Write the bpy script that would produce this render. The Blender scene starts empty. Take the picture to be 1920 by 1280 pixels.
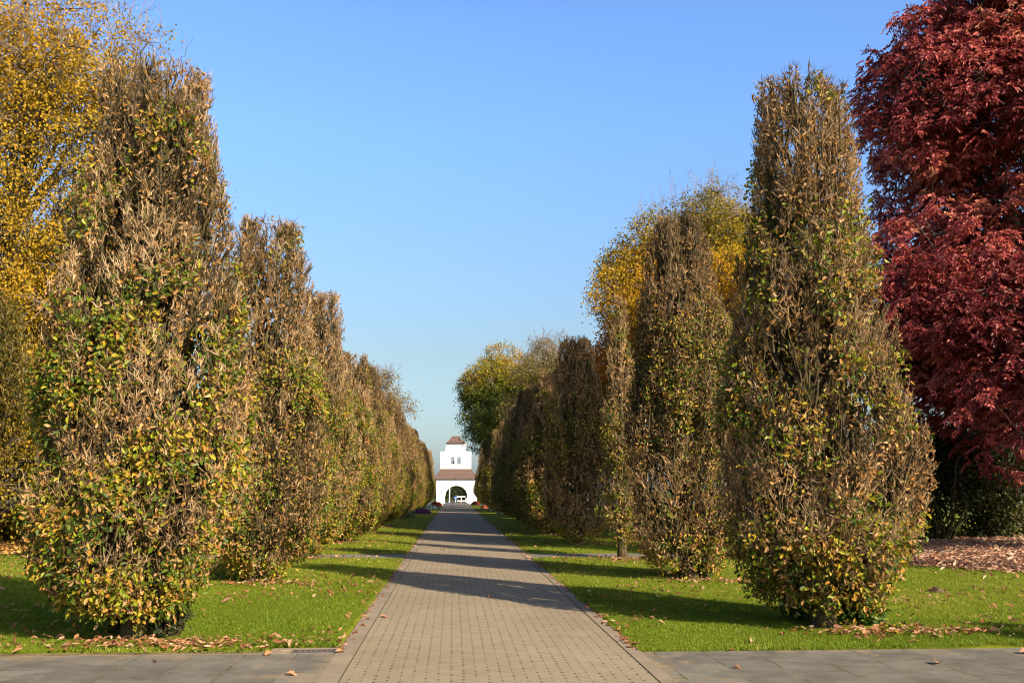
import bpy, math, random
import numpy as np
from mathutils import Vector, Matrix

R = np.random.default_rng(7)
random.seed(7)
SC = bpy.context.scene
COL = SC.collection
PI = math.pi

# ------------------------------------------------------------------ camera
FPX, CAMH = 1800.0, 1.7
PITCH = math.atan(280 / 1800.0)
YAW = math.atan(111 / 1800.0 * math.cos(PITCH))
cF = np.array([math.sin(YAW) * math.cos(PITCH), math.cos(YAW) * math.cos(PITCH), math.sin(PITCH)])
cR = np.array([math.cos(YAW), -math.sin(YAW), 0.0])
cU = np.cross(cR, cF)
cam_d = bpy.data.cameras.new("camera")
cam = bpy.data.objects.new("camera", cam_d)
COL.objects.link(cam)
cam.location = (0, 0, CAMH)
cam.rotation_euler = (PI / 2 + PITCH, 0, -YAW)
cam_d.sensor_fit = 'HORIZONTAL'
cam_d.sensor_width = 36.0
cam_d.lens = 36.0 * FPX / 1920.0
cam_d.clip_start = 0.1
cam_d.clip_end = 9000
SC.camera = cam


def ray(px, py):
    return cF + cR * ((px - 960) / FPX) - cU * ((py - 640) / FPX)


def gnd(px, py, z=0.0):
    """ground point seen at a photo pixel"""
    d = ray(px, py)
    t = (z - CAMH) / d[2]
    return np.array([d[0] * t, d[1] * t, z])


def atY(px, py, Y):
    """point seen at a photo pixel at a given distance along the avenue"""
    d = ray(px, py)
    t = Y / d[1]
    return np.array([d[0] * t, Y, CAMH + d[2] * t])


# ------------------------------------------------------------------ object helpers
def tag(o, label=None, cat=None, group=None, kind=None):
    if label: o['label'] = label
    if cat: o['category'] = cat
    if group: o['group'] = group
    if kind: o['kind'] = kind
    return o


def empty(name, loc=(0, 0, 0), rz=0.0, s=(1, 1, 1)):
    o = bpy.data.objects.new(name, None)
    o.empty_display_size = 0.2
    COL.objects.link(o)
    o.location = loc
    o.rotation_euler = (0, 0, rz)
    o.scale = s
    return o


class MB:
    """collects geometry in numpy arrays; build() makes ONE mesh object"""

    def __init__(self):
        self.v, self.l, self.s, self.t, self.m = [], [], [], [], []
        self.n = 0

    def add(self, verts, loops, sizes, tint=0.5, mat=0):
        verts = np.asarray(verts, dtype=np.float32).reshape(-1, 3)
        loops = np.asarray(loops, dtype=np.int64).ravel()
        sizes = np.asarray(sizes, dtype=np.int64).ravel()
        t = np.asarray(tint, dtype=np.float32)
        if t.ndim == 0: t = np.full(len(verts), float(t), dtype=np.float32)
        self.v.append(verts); self.l.append(loops + self.n); self.s.append(sizes); self.t.append(t)
        self.m.append(np.full(len(sizes), mat, dtype=np.int32))
        self.n += len(verts)

    def box(self, x0, x1, y0, y1, z0, z1, tint=0.5, mat=0):
        v = [(x0, y0, z0), (x1, y0, z0), (x1, y1, z0), (x0, y1, z0), (x0, y0, z1), (x1, y0, z1), (x1, y1, z1), (x0, y1, z1)]
        f = [0, 3, 2, 1, 4, 5, 6, 7, 0, 1, 5, 4, 1, 2, 6, 5, 2, 3, 7, 6, 3, 0, 4, 7]
        self.add(v, f, [4] * 6, tint, mat)

    def poly_prism(self, pts, y0, y1, mat=0, tint=0.5):
        """an XZ outline extruded along Y"""
        n = len(pts)
        v = [(x, y0, z) for x, z in pts] + [(x, y1, z) for x, z in pts]
        f, s = list(range(n)), [n]
        f += [n + i for i in range(n - 1, -1, -1)]; s.append(n)
        for i in range(n):
            j = (i + 1) % n
            f += [j, i, n + i, n + j]; s.append(4)
        self.add(v, f, s, tint, mat)

    def tubes(self, P, rad, sides=3, tint=0.5, mat=0, cap=False):
        """P (n,k,3) polylines, rad (n,k)"""
        P = np.asarray(P, dtype=np.float32)
        n, k, _ = P.shape
        rad = np.broadcast_to(np.asarray(rad, dtype=np.float32), (n, k))
        T = np.empty_like(P)
        T[:, 1:-1] = P[:, 2:] - P[:, :-2]
        T[:, 0] = P[:, 1] - P[:, 0]
        T[:, -1] = P[:, -1] - P[:, -2]
        T /= np.linalg.norm(T, axis=2, keepdims=True) + 1e-9
        m = P[:, -1] - P[:, 0]
        ref = np.where(np.abs(m[:, 2:3]) > 0.8 * np.linalg.norm(m, axis=1, keepdims=True), np.array([[1., 0.13, 0]]), np.array([[0, 0.1, 1.]]))
        U = np.cross(T, ref[:, None, :]); U /= np.linalg.norm(U, axis=2, keepdims=True) + 1e-9
        V = np.cross(T, U)
        a = np.arange(sides) / sides * 2 * PI
        ring = (U[:, :, None, :] * np.cos(a)[None, None, :, None] + V[:, :, None, :] * np.sin(a)[None, None, :, None]) * rad[:, :, None, None]
        verts = (P[:, :, None, :] + ring).reshape(-1, 3)
        b = (np.arange(n) * k * sides)[:, None, None] + (np.arange(k - 1) * sides)[None, :, None]
        i = np.arange(sides)[None, None, :]; j = (i + 1) % sides
        q = np.stack([b + i, b + j, b + j + sides, b + i + sides], axis=-1).reshape(-1, 4)
        tt = np.asarray(tint, dtype=np.float32)
        if tt.ndim == 1: tt = np.repeat(tt, k * sides)
        base = self.n
        self.add(verts, q, np.full(len(q), 4), tt, mat)
        if cap:
            e = (np.arange(n) * k * sides)[:, None] + (k - 1) * sides + np.arange(sides)[None, :]
            self.l.append((e + base).ravel()); self.s.append(np.full(n, sides, dtype=np.int64)); self.m.append(np.full(n, mat, dtype=np.int32))

    def leaves(self, pos, axis, nrm, size, tpl, tint=0.5, mat=0, curl=None):
        """copies of a flat leaf template (verts with x across, y along, z off the blade)"""
        tv, tl, ts = tpl
        tv = np.asarray(tv, dtype=np.float32)
        pos = np.asarray(pos, dtype=np.float32); n = len(pos)
        if n == 0: return
        A = axis / (np.linalg.norm(axis, axis=1, keepdims=True) + 1e-9)
        B = np.cross(A, nrm); B /= np.linalg.norm(B, axis=1, keepdims=True) + 1e-9
        N = np.cross(B, A)
        size = np.broadcast_to(np.asarray(size, dtype=np.float32), (n,))
        X = np.broadcast_to(tv[None, :, 0], (n, len(tv))); Y = np.broadcast_to(tv[None, :, 1], (n, len(tv)))
        Z = np.broadcast_to(tv[None, :, 2], (n, len(tv)))
        if curl is not None:
            c = np.asarray(curl, dtype=np.float32).reshape(n, 1)
            Z = Z - c * (Y - 0.15) ** 2 + np.abs(c) * 1.6 * X * X
        W = (X[:, :, None] * B[:, None, :] + Y[:, :, None] * A[:, None, :] + Z[:, :, None] * N[:, None, :]) * size[:, None, None] + pos[:, None, :]
        m = len(tv)
        L = (np.asarray(tl)[None, :] + (np.arange(n) * m)[:, None]).ravel()
        S = np.tile(np.asarray(ts), n)
        tt = np.asarray(tint, dtype=np.float32)
        if tt.ndim == 1: tt = np.repeat(tt, m)
        self.add(W.reshape(-1, 3), L, S, tt, mat)

    def mesh(self, name, mats, smooth=False):
        me = bpy.data.meshes.new(name)
        v = np.concatenate(self.v); l = np.concatenate(self.l); s = np.concatenate(self.s); t = np.concatenate(self.t); m = np.concatenate(self.m)
        me.vertices.add(len(v)); me.vertices.foreach_set('co', v.ravel())
        me.loops.add(len(l)); me.loops.foreach_set('vertex_index', l.astype(np.int32))
        me.polygons.add(len(s))
        st = np.zeros(len(s), dtype=np.int32); st[1:] = np.cumsum(s)[:-1]
        me.polygons.foreach_set('loop_start', st)
        try: me.polygons.foreach_set('loop_total', s.astype(np.int32))
        except Exception: pass
        for mt in (mats if isinstance(mats, (list, tuple)) else [mats]): me.materials.append(mt)
        me.polygons.foreach_set('material_index', m)
        at = me.attributes.new('tint', 'FLOAT', 'POINT'); at.data.foreach_set('value', t)
        me.polygons.foreach_set('use_smooth', np.full(len(s), bool(smooth)))
        me.update(calc_edges=True)
        return me

    def build(self, name, mats, parent=None, loc=None, smooth=False):
        o = bpy.data.objects.new(name, self.mesh(name, mats, smooth))
        COL.objects.link(o)
        if parent is not None: o.parent = parent
        if loc is not None: o.location = loc
        return o


def unit(v): return v / (np.linalg.norm(v, axis=-1, keepdims=True) + 1e-9)
def rv(n): return unit(R.normal(size=(n, 3)))


class Noise:
    """smooth pseudo-noise, roughly in -1..1"""

    def __init__(self, freq, seed, k=7):
        g = np.random.default_rng(seed)
        self.w = g.normal(size=(k, 3)) * freq
        self.p = g.uniform(0, 2 * PI, k)

    def __call__(self, P):
        return np.sin(np.asarray(P) @ self.w.T + self.p).sum(axis=1) / math.sqrt(len(self.p)) / 1.1


# ------------------------------------------------------------------ materials
def new_mat(name):
    m = bpy.data.materials.new(name); m.use_nodes = True
    nt = m.node_tree; nt.nodes.clear()
    out = nt.nodes.new('ShaderNodeOutputMaterial')
    return m, nt, out


class G:
    """small node-graph writer"""

    def __init__(self, nt): self.nt = nt

    def n(self, typ, **kw):
        nd = self.nt.nodes.new(typ)
        for k, v in kw.items():
            setattr(nd, k, v)
        return nd

    def set(self, sock, v):
        if isinstance(v, bpy.types.NodeSocket): self.nt.links.new(v, sock)
        elif v is not None: sock.default_value = v

    def math(self, op, a, b=None, c=None, clamp=False):
        nd = self.n('ShaderNodeMath', operation=op); nd.use_clamp = clamp
        self.set(nd.inputs[0], a)
        if b is not None: self.set(nd.inputs[1], b)
        if c is not None: self.set(nd.inputs[2], c)
        return nd.outputs[0]

    def mix(self, fac, a, b, typ='MIX'):
        nd = self.n('ShaderNodeMix', data_type='RGBA', blend_type=typ)
        self.set(nd.inputs[0], fac); self.set(nd.inputs[6], a); self.set(nd.inputs[7], b)
        return nd.outputs[2]

    def noise(self, vec, scale, detail=3, rough=0.55):
        nd = self.n('ShaderNodeTexNoise'); self.set(nd.inputs['Vector'], vec)
        nd.inputs['Scale'].default_value = scale; nd.inputs['Detail'].default_value = detail; nd.inputs['Roughness'].default_value = rough
        return nd.outputs['Fac']

    def ramp(self, fac, stops, interp='LINEAR'):
        nd = self.n('ShaderNodeValToRGB'); cr = nd.color_ramp; cr.interpolation = interp
        while len(cr.elements) < len(stops): cr.elements.new(0.5)
        for e, (p, c) in zip(cr.elements, stops):
            e.position = p; e.color = (c[0], c[1], c[2], 1)
        self.set(nd.inputs[0], fac)
        return nd.outputs[0]

    def mapr(self, v, a, b, c, d):
        nd = self.n('ShaderNodeMapRange'); self.set(nd.inputs[0], v)
        for i, x in enumerate((a, b, c, d)): nd.inputs[i + 1].default_value = x
        return nd.outputs[0]

    def objco(self): return self.n('ShaderNodeTexCoord').outputs['Object']

    def bump(self, h, strength=0.3, dist=0.01):
        nd = self.n('ShaderNodeBump'); self.set(nd.inputs['Height'], h)
        nd.inputs['Strength'].default_value = strength; nd.inputs['Distance'].default_value = dist
        return nd.outputs[0]

    def principled(self, out, col, rough=0.8, normal=None, spec=0.3):
        p = self.n('ShaderNodeBsdfPrincipled')
        self.set(p.inputs['Base Color'], col); self.set(p.inputs['Roughness'], rough)
        p.inputs['Specular IOR Level'].default_value = spec
        if normal is not None: self.set(p.inputs['Normal'], normal)
        self.nt.links.new(p.outputs[0], out.inputs[0])
        return p


def leaf_mat(name, stops, transl=0.3, gloss=0.05, jit=0.35, rough=0.5):
    m, nt, out = new_mat(name); g = G(nt)
    at = g.n('ShaderNodeAttribute', attribute_name='tint')
    col = g.ramp(at.outputs['Fac'], stops)
    geo = g.n('ShaderNodeNewGeometry')
    v = g.mapr(geo.outputs['Random Per Island'], 0, 1, 1 - jit, 1 + jit)
    hs = g.n('ShaderNodeHueSaturation'); g.set(hs.inputs['Value'], v); g.set(hs.inputs['Color'], col)
    d = g.n('ShaderNodeBsdfDiffuse'); g.set(d.inputs[0], hs.outputs[0])
    t = g.n('ShaderNodeBsdfTranslucent'); g.set(t.inputs[0], hs.outputs[0])
    mx = g.n('ShaderNodeMixShader'); mx.inputs[0].default_value = transl
    nt.links.new(d.outputs[0], mx.inputs[1]); nt.links.new(t.outputs[0], mx.inputs[2])
    last = mx.outputs[0]
    if gloss > 0:
        gl = g.n('ShaderNodeBsdfGlossy'); gl.inputs['Roughness'].default_value = rough; gl.inputs[0].default_value = (1, 1, 1, 1)
        m2 = g.n('ShaderNodeMixShader'); m2.inputs[0].default_value = gloss * .4
        nt.links.new(last, m2.inputs[1]); nt.links.new(gl.outputs[0], m2.inputs[2]); last = m2.outputs[0]
    nt.links.new(last, out.inputs[0])
    return m


def bark_mat(name, c0, c1, c2, scale=9.0):
    m, nt, out = new_mat(name); g = G(nt)
    oc = g.objco()
    mp = g.n('ShaderNodeMapping'); mp.inputs['Scale'].default_value = (1, 1, 0.25); g.set(mp.inputs[0], oc)
    a = g.noise(mp.outputs[0], scale * 3, 5, 0.65)
    b = g.noise(oc, scale * 0.35, 3)
    col = g.mix(g.mapr(a, 0.35, 0.65, 0, 1), c0 + (1,), c1 + (1,))
    col = g.mix(g.mapr(b, 0.5, 0.68, 0, 0.75), col, c2 + (1,))
    g.principled(out, col, 0.9, g.bump(a, 0.6, 0.02), 0.1)
    return m


def plain(name, col, rough=0.7, var=0.12, scale=3.0, spec=0.3, metal=0.0):
    m, nt, out = new_mat(name); g = G(nt)
    oc = g.objco()
    n = g.noise(oc, scale, 4)
    v = g.mapr(n, 0.3, 0.7, 1 - var, 1 + var)
    hs = g.n('ShaderNodeHueSaturation'); hs.inputs['Color'].default_value = col + (1,); g.set(hs.inputs['Value'], v)
    p = g.principled(out, hs.outputs[0], rough, g.bump(g.noise(oc, scale * 14, 2), 0.15, 0.01), spec)
    p.inputs['Metallic'].default_value = metal
    return m


# oak column colours ------------------------------------------------
OAK = [(0.0, (0.035, 0.070, 0.006)), (0.22, (0.115, 0.16, 0.008)), (0.42, (0.26, 0.245, 0.012)), (0.55, (0.40, 0.30, 0.022)),
       (0.66, (0.46, 0.215, 0.03)), (0.78, (0.40, 0.19, 0.048)), (0.90, (0.46, 0.28, 0.125)), (1.0, (0.26, 0.14, 0.055))]
M_oak = leaf_mat('oak_leaf', OAK, 0.28, 0.05, 0.3)
M_twig = leaf_mat('oak_twig', [(0.0, (0.040, 0.028, 0.012)), (0.35, (0.135, 0.082, 0.032)), (0.7, (0.315, 0.197, 0.090)), (1.0, (0.45, 0.305, 0.165))], 0.0, 0.03, 0.3)
M_bark = bark_mat('oak_bark', (0.030, 0.023, 0.012), (0.105, 0.076, 0.038), (0.095, 0.088, 0.018))
M_bark2 = bark_mat('grey_bark', (0.05, 0.043, 0.035), (0.12, 0.105, 0.085), (0.07, 0.075, 0.04), 5)
M_dtwig = leaf_mat('dark_twig', [(0.0, (0.045, 0.03, 0.025)), (1.0, (0.10, 0.07, 0.055))], 0.0, 0.0, 0.25)
M_bare = leaf_mat('bare_twig', [(0.0, (0.10, 0.075, 0.06)), (1.0, (0.23, 0.18, 0.15))], 0.0, 0.0, 0.25)

# ------------------------------------------------------------------ leaf templates
def half_tpl(pts, fold=0.12):
    """pts: right half outline from base to tip; two folded halves sharing the midrib"""
    n = len(pts)
    v = [(0, 0, 0), (0, 1, 0)]
    for x, y in pts: v.append((x, y, abs(x) * fold * 2))
    for x, y in pts: v.append((-x, y, abs(x) * fold * 2))
    l = [0] + list(range(2, 2 + n)) + [1]
    l2 = [1] + list(range(2 + 2 * n - 1, 2 + n - 1, -1)) + [0]
    return np.array(v), np.array(l + l2), [n + 2, n + 2]


T_OAK = half_tpl([(.07, .10), (.19, .20), (.12, .29), (.30, .42), (.17, .52), (.33, .66), (.17, .75), (.20, .90)], 0.18)
T_OAK2 = half_tpl([(.20, .22), (.13, .34), (.30, .55), (.17, .72), (.18, .90)], 0.18)
T_OVAL = half_tpl([(.20, .18), (.33, .45), (.24, .75)], 0.15)
T_LANCE = half_tpl([(.13, .25), (.15, .55), (.07, .85)], 0.25)
T_QUAD = (np.array([(0, 0, 0), (.34, .45, .08), (0, 1, 0), (-.34, .45, .08)]), np.array([0, 1, 2, 2, 3, 0]), [3, 3])
T_IVY = half_tpl([(.30, -.08), (.42, .22), (.22, .38), (.24, .55)], 0.05)
T_MAPLE = half_tpl([(.35, .05), (.22, .22), (.5, .5), (.18, .5), (.2, .72)], 0.1)


# ------------------------------------------------------------------ clipped oak columns
def interp_profile(prof, z):
    zz = [p[0] for p in prof]; rr = [p[1] for p in prof]
    return np.interp(z, zz, rr)


PROF_L = [(0, .40), (.09, .47), (.46, .84), (.89, 1.15), (1.5, 1.39), (2.14, 1.39), (3.11, 1.32), (4.1, 1.14), (5.12, .93), (6.17, .82), (7.05, .66)]
PROF_R = [(0, .50), (.17, .66), (.5, .95), (.96, 1.22), (1.5, 1.34), (2.18, 1.34), (3.22, 1.22), (4.29, 1.06), (5.39, .90), (6.53, .77), (7.45, .66)]
PROF_M = [(0, .45), (.2, .6), (.5, .9), (1.0, 1.15), (1.9, 1.26), (3.0, 1.22), (4.0, 1.12), (4.7, 1.0), (5.6, .84), (6.5, .72), (7.0, .58), (7.35, .34)]
PROF_S = [(0, .14), (.26, .18), (.42, .40), (1.0, .52), (2.2, .56), (3.4, .54), (4.7, .46), (5.6, .26), (6.85, .17)]


def wobble_paths(p0, p1, k, amp, g):
    """n polylines of k points from p0 to p1 with kinks"""
    n = len(p0)
    t = np.linspace(0, 1, k)[None, :, None]
    P = p0[:, None, :] * (1 - t) + p1[:, None, :] * t
    j = g.normal(size=(n, k, 3)) * np.asarray(amp).reshape(-1, 1, 1)
    j[:, 0] = 0
    j[:, :, 2] *= 0.4
    return P + j


def oak_column_meshes(name, prof, seed, nb, ntw, nleaf, ndead, tpl, head=1.0, zl=.30, top='open', twig_r=0.0042, lsz=(.042, .088), leafbias=None, trunk_r=.155):
    """the three meshes (trunk, twigs, crown) of one clipped oak"""
    g = np.random.default_rng(seed)
    H = prof[-1][0]
    nz = Noise(1.5, seed + 1); nz2 = Noise(6.0, seed + 2, 12); nv = Noise(5.5, seed + 9, 12); ng = Noise(2.0, seed + 3); nr = Noise(2.6, seed + 4)
    slim = prof is PROF_S
    LUMP = .10
    th_z = [0, .3, .5, .65, .8, 1]
    th_v = {'open': [-.55, -.42, -.38, -.30, -.40, -.60], 'half': [-.7, -.6, -.55, -.5, -.4, -.4], 'closed': [-.55, -.5, -.5, -.5, -.55, -.6]}[top]

    # leaders: the trunk forks into a few limbs that carry the clipped heads
    nld = 0 if slim else 6
    la = (np.arange(nld) + g.uniform(-.25, .25, nld)) / max(nld, 1) * 2 * PI
    lz0 = g.uniform(.34, .58, nld) * H; lt = g.uniform(.35, .80, nld)
    kk = 12; tt = np.linspace(0, 1, kk)[None, :]
    lz = lz0[:, None] * (1 - tt) + H * g.uniform(.93, .99, nld)[:, None] * tt
    lr = interp_profile(prof, lz) * lt[:, None] * np.minimum(1, tt * 2.2) ** .8
    aw = la[:, None] + g.normal(size=(nld, kk)) * .10
    LP = np.stack([np.cos(aw) * lr, np.sin(aw) * lr, lz], 2)
    LP[:, 1:] += g.normal(size=(nld, kk - 1, 3)) * np.array([.045, .045, .02])

    def near_leader(P):
        if nld == 0: return np.zeros(len(P))
        Q = LP[:, kk // 2:].reshape(-1, 3)
        d = np.full(len(P), 9.0)
        for i in range(0, len(P), 4000):
            dd = P[i:i + 4000, None, :] - Q[None]; dd[:, :, 2] *= .45
            d[i:i + 4000] = np.sqrt((dd ** 2).sum(2)).min(1)
        return d

    def shell(n, depth, zlo=0.15, zhi=None, gap=0.0):
        zhi = zhi or H
        out = []; tot = 0
        rmax = max(p[1] for p in prof)
        while tot < n:
            m = max(400, n)
            z = g.uniform(zlo, zhi, m); a = g.uniform(0, 2 * PI, m)
            r = interp_profile(prof, z)
            keep = g.uniform(0, rmax, m) < r
            rr = r * .94 * (1 + LUMP * nr(np.stack([np.cos(a) * r, np.sin(a) * r, z], 1)))
            # furrows between the bunches of shoots
            rr = rr - min(.34, .25 * r.max()) * np.clip(nv(np.stack([np.cos(a) * r, np.sin(a) * r, z * .42], 1)) * 1.1 - .05, 0, 1)
            rad = np.maximum(rr - depth(m), 0.02)
            P = np.stack([np.cos(a) * rad, np.sin(a) * rad, z], 1)
            if gap > 0:
                keep &= nz2(P * np.array([1.7, 1.7, .6])) > np.interp(z / H, th_z, th_v)
                if top == 'open': keep &= (z < .80 * H) | (near_leader(P) < np.interp(z / H, [.8, .9, 1], [.46, .28, .23]) * head)
            out.append(P[keep]); tot += keep.sum()
        P = np.concatenate(out)[:n]
        a = np.arctan2(P[:, 1], P[:, 0])
        return P, np.stack([np.cos(a), np.sin(a), 0 * a], 1)

    def clip(P, slack):
        lim = interp_profile(prof, np.minimum(P[:, 2], H)) * .94 * (1 + LUMP * nr(P)) + slack
        rxy = np.linalg.norm(P[:, :2], axis=1)
        P[:, :2] *= np.minimum(1, lim / (rxy + 1e-6))[:, None]
        return P

    # trunk, leaders and ascending limbs
    tr = MB()
    k = 13
    zt = np.linspace(-0.1, H * (.62 if nld else .95), k)
    P = np.stack([g.normal(size=k) * .03, g.normal(size=k) * .03, zt], 1)
    P[0, :2] = P[1, :2]
    rr = np.interp(zt, [-0.1, 0.12, 1, H * .55, H * .95], np.array([1.35, 1.0, .85, .55, .2]) * trunk_r) * g.uniform(.88, 1.12, k)
    tr.tubes(P[None], rr[None], 10)
    if nld:
        lrad = np.linspace(.055, .020, kk)[None] * g.uniform(.8, 1.15, (nld, 1)) * g.uniform(.82, 1.25, (nld, kk))
        lrad[:, -1] = .028; lrad[:, -2] = .034
        tr.tubes(LP, lrad, 8, cap=True)
    nl = 14 if slim else 120
    z0 = g.uniform(.15, H * .8, nl); a = g.uniform(0, 2 * PI, nl)
    if slim: z0 = g.uniform(.5, H * .8, nl)
    z1 = np.minimum(z0 + g.uniform(.5, 2.0, nl), H * g.uniform(.90, .97, nl))
    zm = z0 * .62 + z1 * .38
    r1 = interp_profile(prof, z1) * g.uniform(.35, .84, nl); rm = interp_profile(prof, zm) * g.uniform(.3, .8, nl)
    c, s_ = np.cos(a), np.sin(a)
    A = np.stack([c * .05, s_ * .05, z0], 1); Bm = np.stack([c * rm, s_ * rm, zm], 1); C = np.stack([c * r1, s_ * r1, z1], 1)
    k = 10
    t = np.linspace(0, 1, k)[None, :, None]
    P = (1 - t) ** 2 * A[:, None] + 2 * t * (1 - t) * Bm[:, None] + t ** 2 * C[:, None]
    P = P + g.normal(size=P.shape) * .042 * np.array([1, 1, .5]) * (t > 0)
    rad = np.linspace(.050, .018, k)[None, :] * g.uniform(.45, 1.15, (nl, 1)) * g.uniform(.8, 1.25, (nl, k))
    rad[:, -1] *= 1.5
    if slim: rad = rad * .5
    tr.tubes(P, rad, 6, cap=True)
    # near-vertical kinked mossy stems just under the twigs
    ns = int(nb * (.12 if slim else .15))
    P0, O = shell(ns, lambda m: g.uniform(.10, .42, m) if not slim else g.uniform(.03, .2, m), .45 if slim else .25, H * .90, gap=1.0)
    ln = g.uniform(.3, 1.0, ns)
    up = np.stack([O[:, 0] * .12, O[:, 1] * .12, np.ones(ns)], 1) + g.normal(size=(ns, 3)) * .16
    P1 = P0 + unit(up) * ln[:, None]
    P1[:, 2] = np.minimum(P1[:, 2], H * .97)
    P1 = clip(P1, -.03)
    ks = (P0[:, 2] < .62 * H) | (g.uniform(size=ns) < .45); P0, P1 = P0[ks], P1[ks]; ns = len(P0)
    sp = wobble_paths(P0, P1, 7, .013, g)
    tr.tubes(sp, np.linspace(.015, .006, 7)[None] * g.uniform(.5, 1.6, (ns, 1)) * g.uniform(.8, 1.3, (ns, 7)), 5, cap=True)

    # knotty clipped shoots: a kinked stem with short spurs, bunched at its end
    tw = MB()
    B0, O = shell(nb, lambda m: np.abs(g.normal(size=m)) * .10 + .06, .32 if slim else zl + .06, H * .97, gap=1.0)
    if nld:
        # shoots sprouting straight from the forked heads
        nB = 85 * nld; nb += nB
        q = g.integers(0, nld, nB); fq = g.uniform(.52, 1.0, nB) * (kk - 1); iq = np.minimum(fq.astype(int), kk - 2); fq = (fq - iq)[:, None]
        E = LP[q, iq] * (1 - fq) + LP[q, iq + 1] * fq + g.normal(size=(nB, 3)) * np.array([.05, .05, .03])
        e = g.normal(size=(nB, 2)); e /= np.linalg.norm(e, axis=1, keepdims=True)
        B0 = np.concatenate([B0, E]); O = np.concatenate([O, np.stack([e[:, 0], e[:, 1], 0 * e[:, 0]], 1)])
    up = np.interp(B0[:, 2] / H, [0, .15, .4, 1], [.55, .9, 1.25, 1.4])
    ax = unit(np.stack([O[:, 0] * .42, O[:, 1] * .42, up], 1) + g.normal(size=(nb, 3)) * np.array([.40, .40, .15]))
    L = g.uniform(.10, .36, nb) * g.uniform(.7, 1.2, nb)
    B1 = clip(B0 + ax * L[:, None], .02)
    B1[:, 2] = np.minimum(B1[:, 2], H * g.uniform(.96, 1.0, nb))
    st = wobble_paths(B0, B1, 6, .009, g)
    tb = np.clip(.50 + .22 * nz(B0) + g.normal(size=nb) * .26, 0, 1)
    tw.tubes(st, np.linspace(.0076, .0042, 6)[None] * g.uniform(.5, 1.6, (nb, 1)) * g.uniform(.8, 1.25, (nb, 6)) * twig_r / .0042, 4, tint=np.clip(tb - .2, 0, 1), cap=True)
    idx = np.repeat(np.arange(nb), ntw)
    n = len(idx)
    f = np.where(g.uniform(size=n) < .5, g.uniform(.8, 1.0, n), g.uniform(.1, 1.0, n))
    fi = f * 5; i0 = np.minimum(fi.astype(int), 4); fr = (fi - i0)[:, None]
    p0 = st[idx, i0] * (1 - fr) + st[idx, i0 + 1] * fr
    d = unit(ax[idx] * .8 + g.normal(size=(n, 3)) * np.array([.62, .62, .38]))
    ln = g.uniform(.025, .14, n) * g.uniform(.6, 1.25, n)
    p3 = p0 + d * ln[:, None] + np.array([0, 0, 1.]) * (ln * .30)[:, None]
    p3 = clip(p3, .03 + .05 * g.uniform(size=n) ** 3)
    p3[:, 2] = np.minimum(p3[:, 2], H + .07 * g.uniform(-.8, 1, n))
    tp = wobble_paths(p0, p3, 4, .007, g)
    tp[:, 1, 2] -= ln * .10
    tw.tubes(tp, np.linspace(1.1, .5, 4)[None] * twig_r * .82 * g.uniform(.6, 1.35, (n, 1)), 3, tint=np.clip(tb[idx] + g.normal(size=n) * .24, 0, 1))

    # leaves
    cr = MB()
    per = 8
    nc = int(nleaf * 1.0) // per
    if slim: zl = .34
    C0, O = shell(nc * 3, lambda m: g.uniform(-.02, .17, m), zl, H, gap=1.0)
    hf = C0[:, 2] / H
    bz, bv = leafbias or ([0, .1, .22, .32, .45, .55, .68, .85, 1], [1.2, 1.15, .95, .80, .85, .90, .50, .15, -.15])
    pr = np.interp(hf, bz, bv) + ng(C0) * .62 + nz2(C0 * 1.3) * .25
    C0 = C0[np.argsort(-pr + g.uniform(0, 1.2, len(pr)))[:nc]]
    ctint = np.clip(.27 + .17 * nz2(C0) + g.normal(size=nc) * .12, .03, .62)
    idx = np.repeat(np.arange(nc), per); n = len(idx)
    P = C0[idx] + g.normal(size=(n, 3)) * np.array([.075, .075, .065])
    a = np.arctan2(P[:, 1], P[:, 0]); O = np.stack([np.cos(a), np.sin(a), 0 * a], 1)
    P = clip(P, .05 + .05 * g.uniform(size=n))
    P[:, 2] = np.clip(P[:, 2], zl * .6, H)
    axd = unit(O * .6 + np.array([0, 0, -.30]) + g.normal(size=(n, 3)) * .75)
    nrm = unit(O * .6 + np.array([0, 0, .75]) + g.normal(size=(n, 3)) * .6)
    tint = np.clip(ctint[idx] + g.normal(size=n) * .10, .0, .75)
    aut = g.uniform(size=n) < np.interp(P[:, 2] / H, [0, .25, .5], [.30, .2, .14])
    tint[aut] = g.uniform(.48, .95, aut.sum())
    cr.leaves(P, axd, nrm, g.uniform(lsz[0], lsz[1], n), tpl, tint, curl=g.uniform(-.05, .6, n))
    # dead, curled brown leaves caught in the twigs, some deep inside
    P, O = shell(ndead, lambda m: np.where(g.uniform(size=m) < .06, g.uniform(.2, .6, m), g.uniform(-.03, .15, m)) * (.5 if slim else 1), zl, H * .99, gap=1.0)
    n = len(P)
    axd = unit(O * .35 + np.array([0, 0, -.45]) + g.normal(size=(n, 3)) * .7)
    nrm = unit(O + g.normal(size=(n, 3)) * .9)
    cr.leaves(P, axd, nrm, g.uniform(.025, .070, n) * (1 if lsz[1] < .10 else 1.2), tpl, np.clip(g.normal(.86, .09, n), .6, 1), curl=g.uniform(.2, 1.6, n))
    return (tr.mesh(name + '_trunk', M_bark, True), tw.mesh(name + '_twigs', M_twig), cr.mesh(name + '_leaves', M_oak))


def place_oak(meshes, loc, rz, sx, sz, label, group):
    t = empty('columnar_oak', loc, rz, (sx, sx, sz))
    tag(t, label, 'tree', group)
    for nm, me in zip(('trunk', 'twigs', 'crown'), meshes):
        o = bpy.data.objects.new(nm, me); COL.objects.link(o); o.parent = t
    return t


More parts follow.
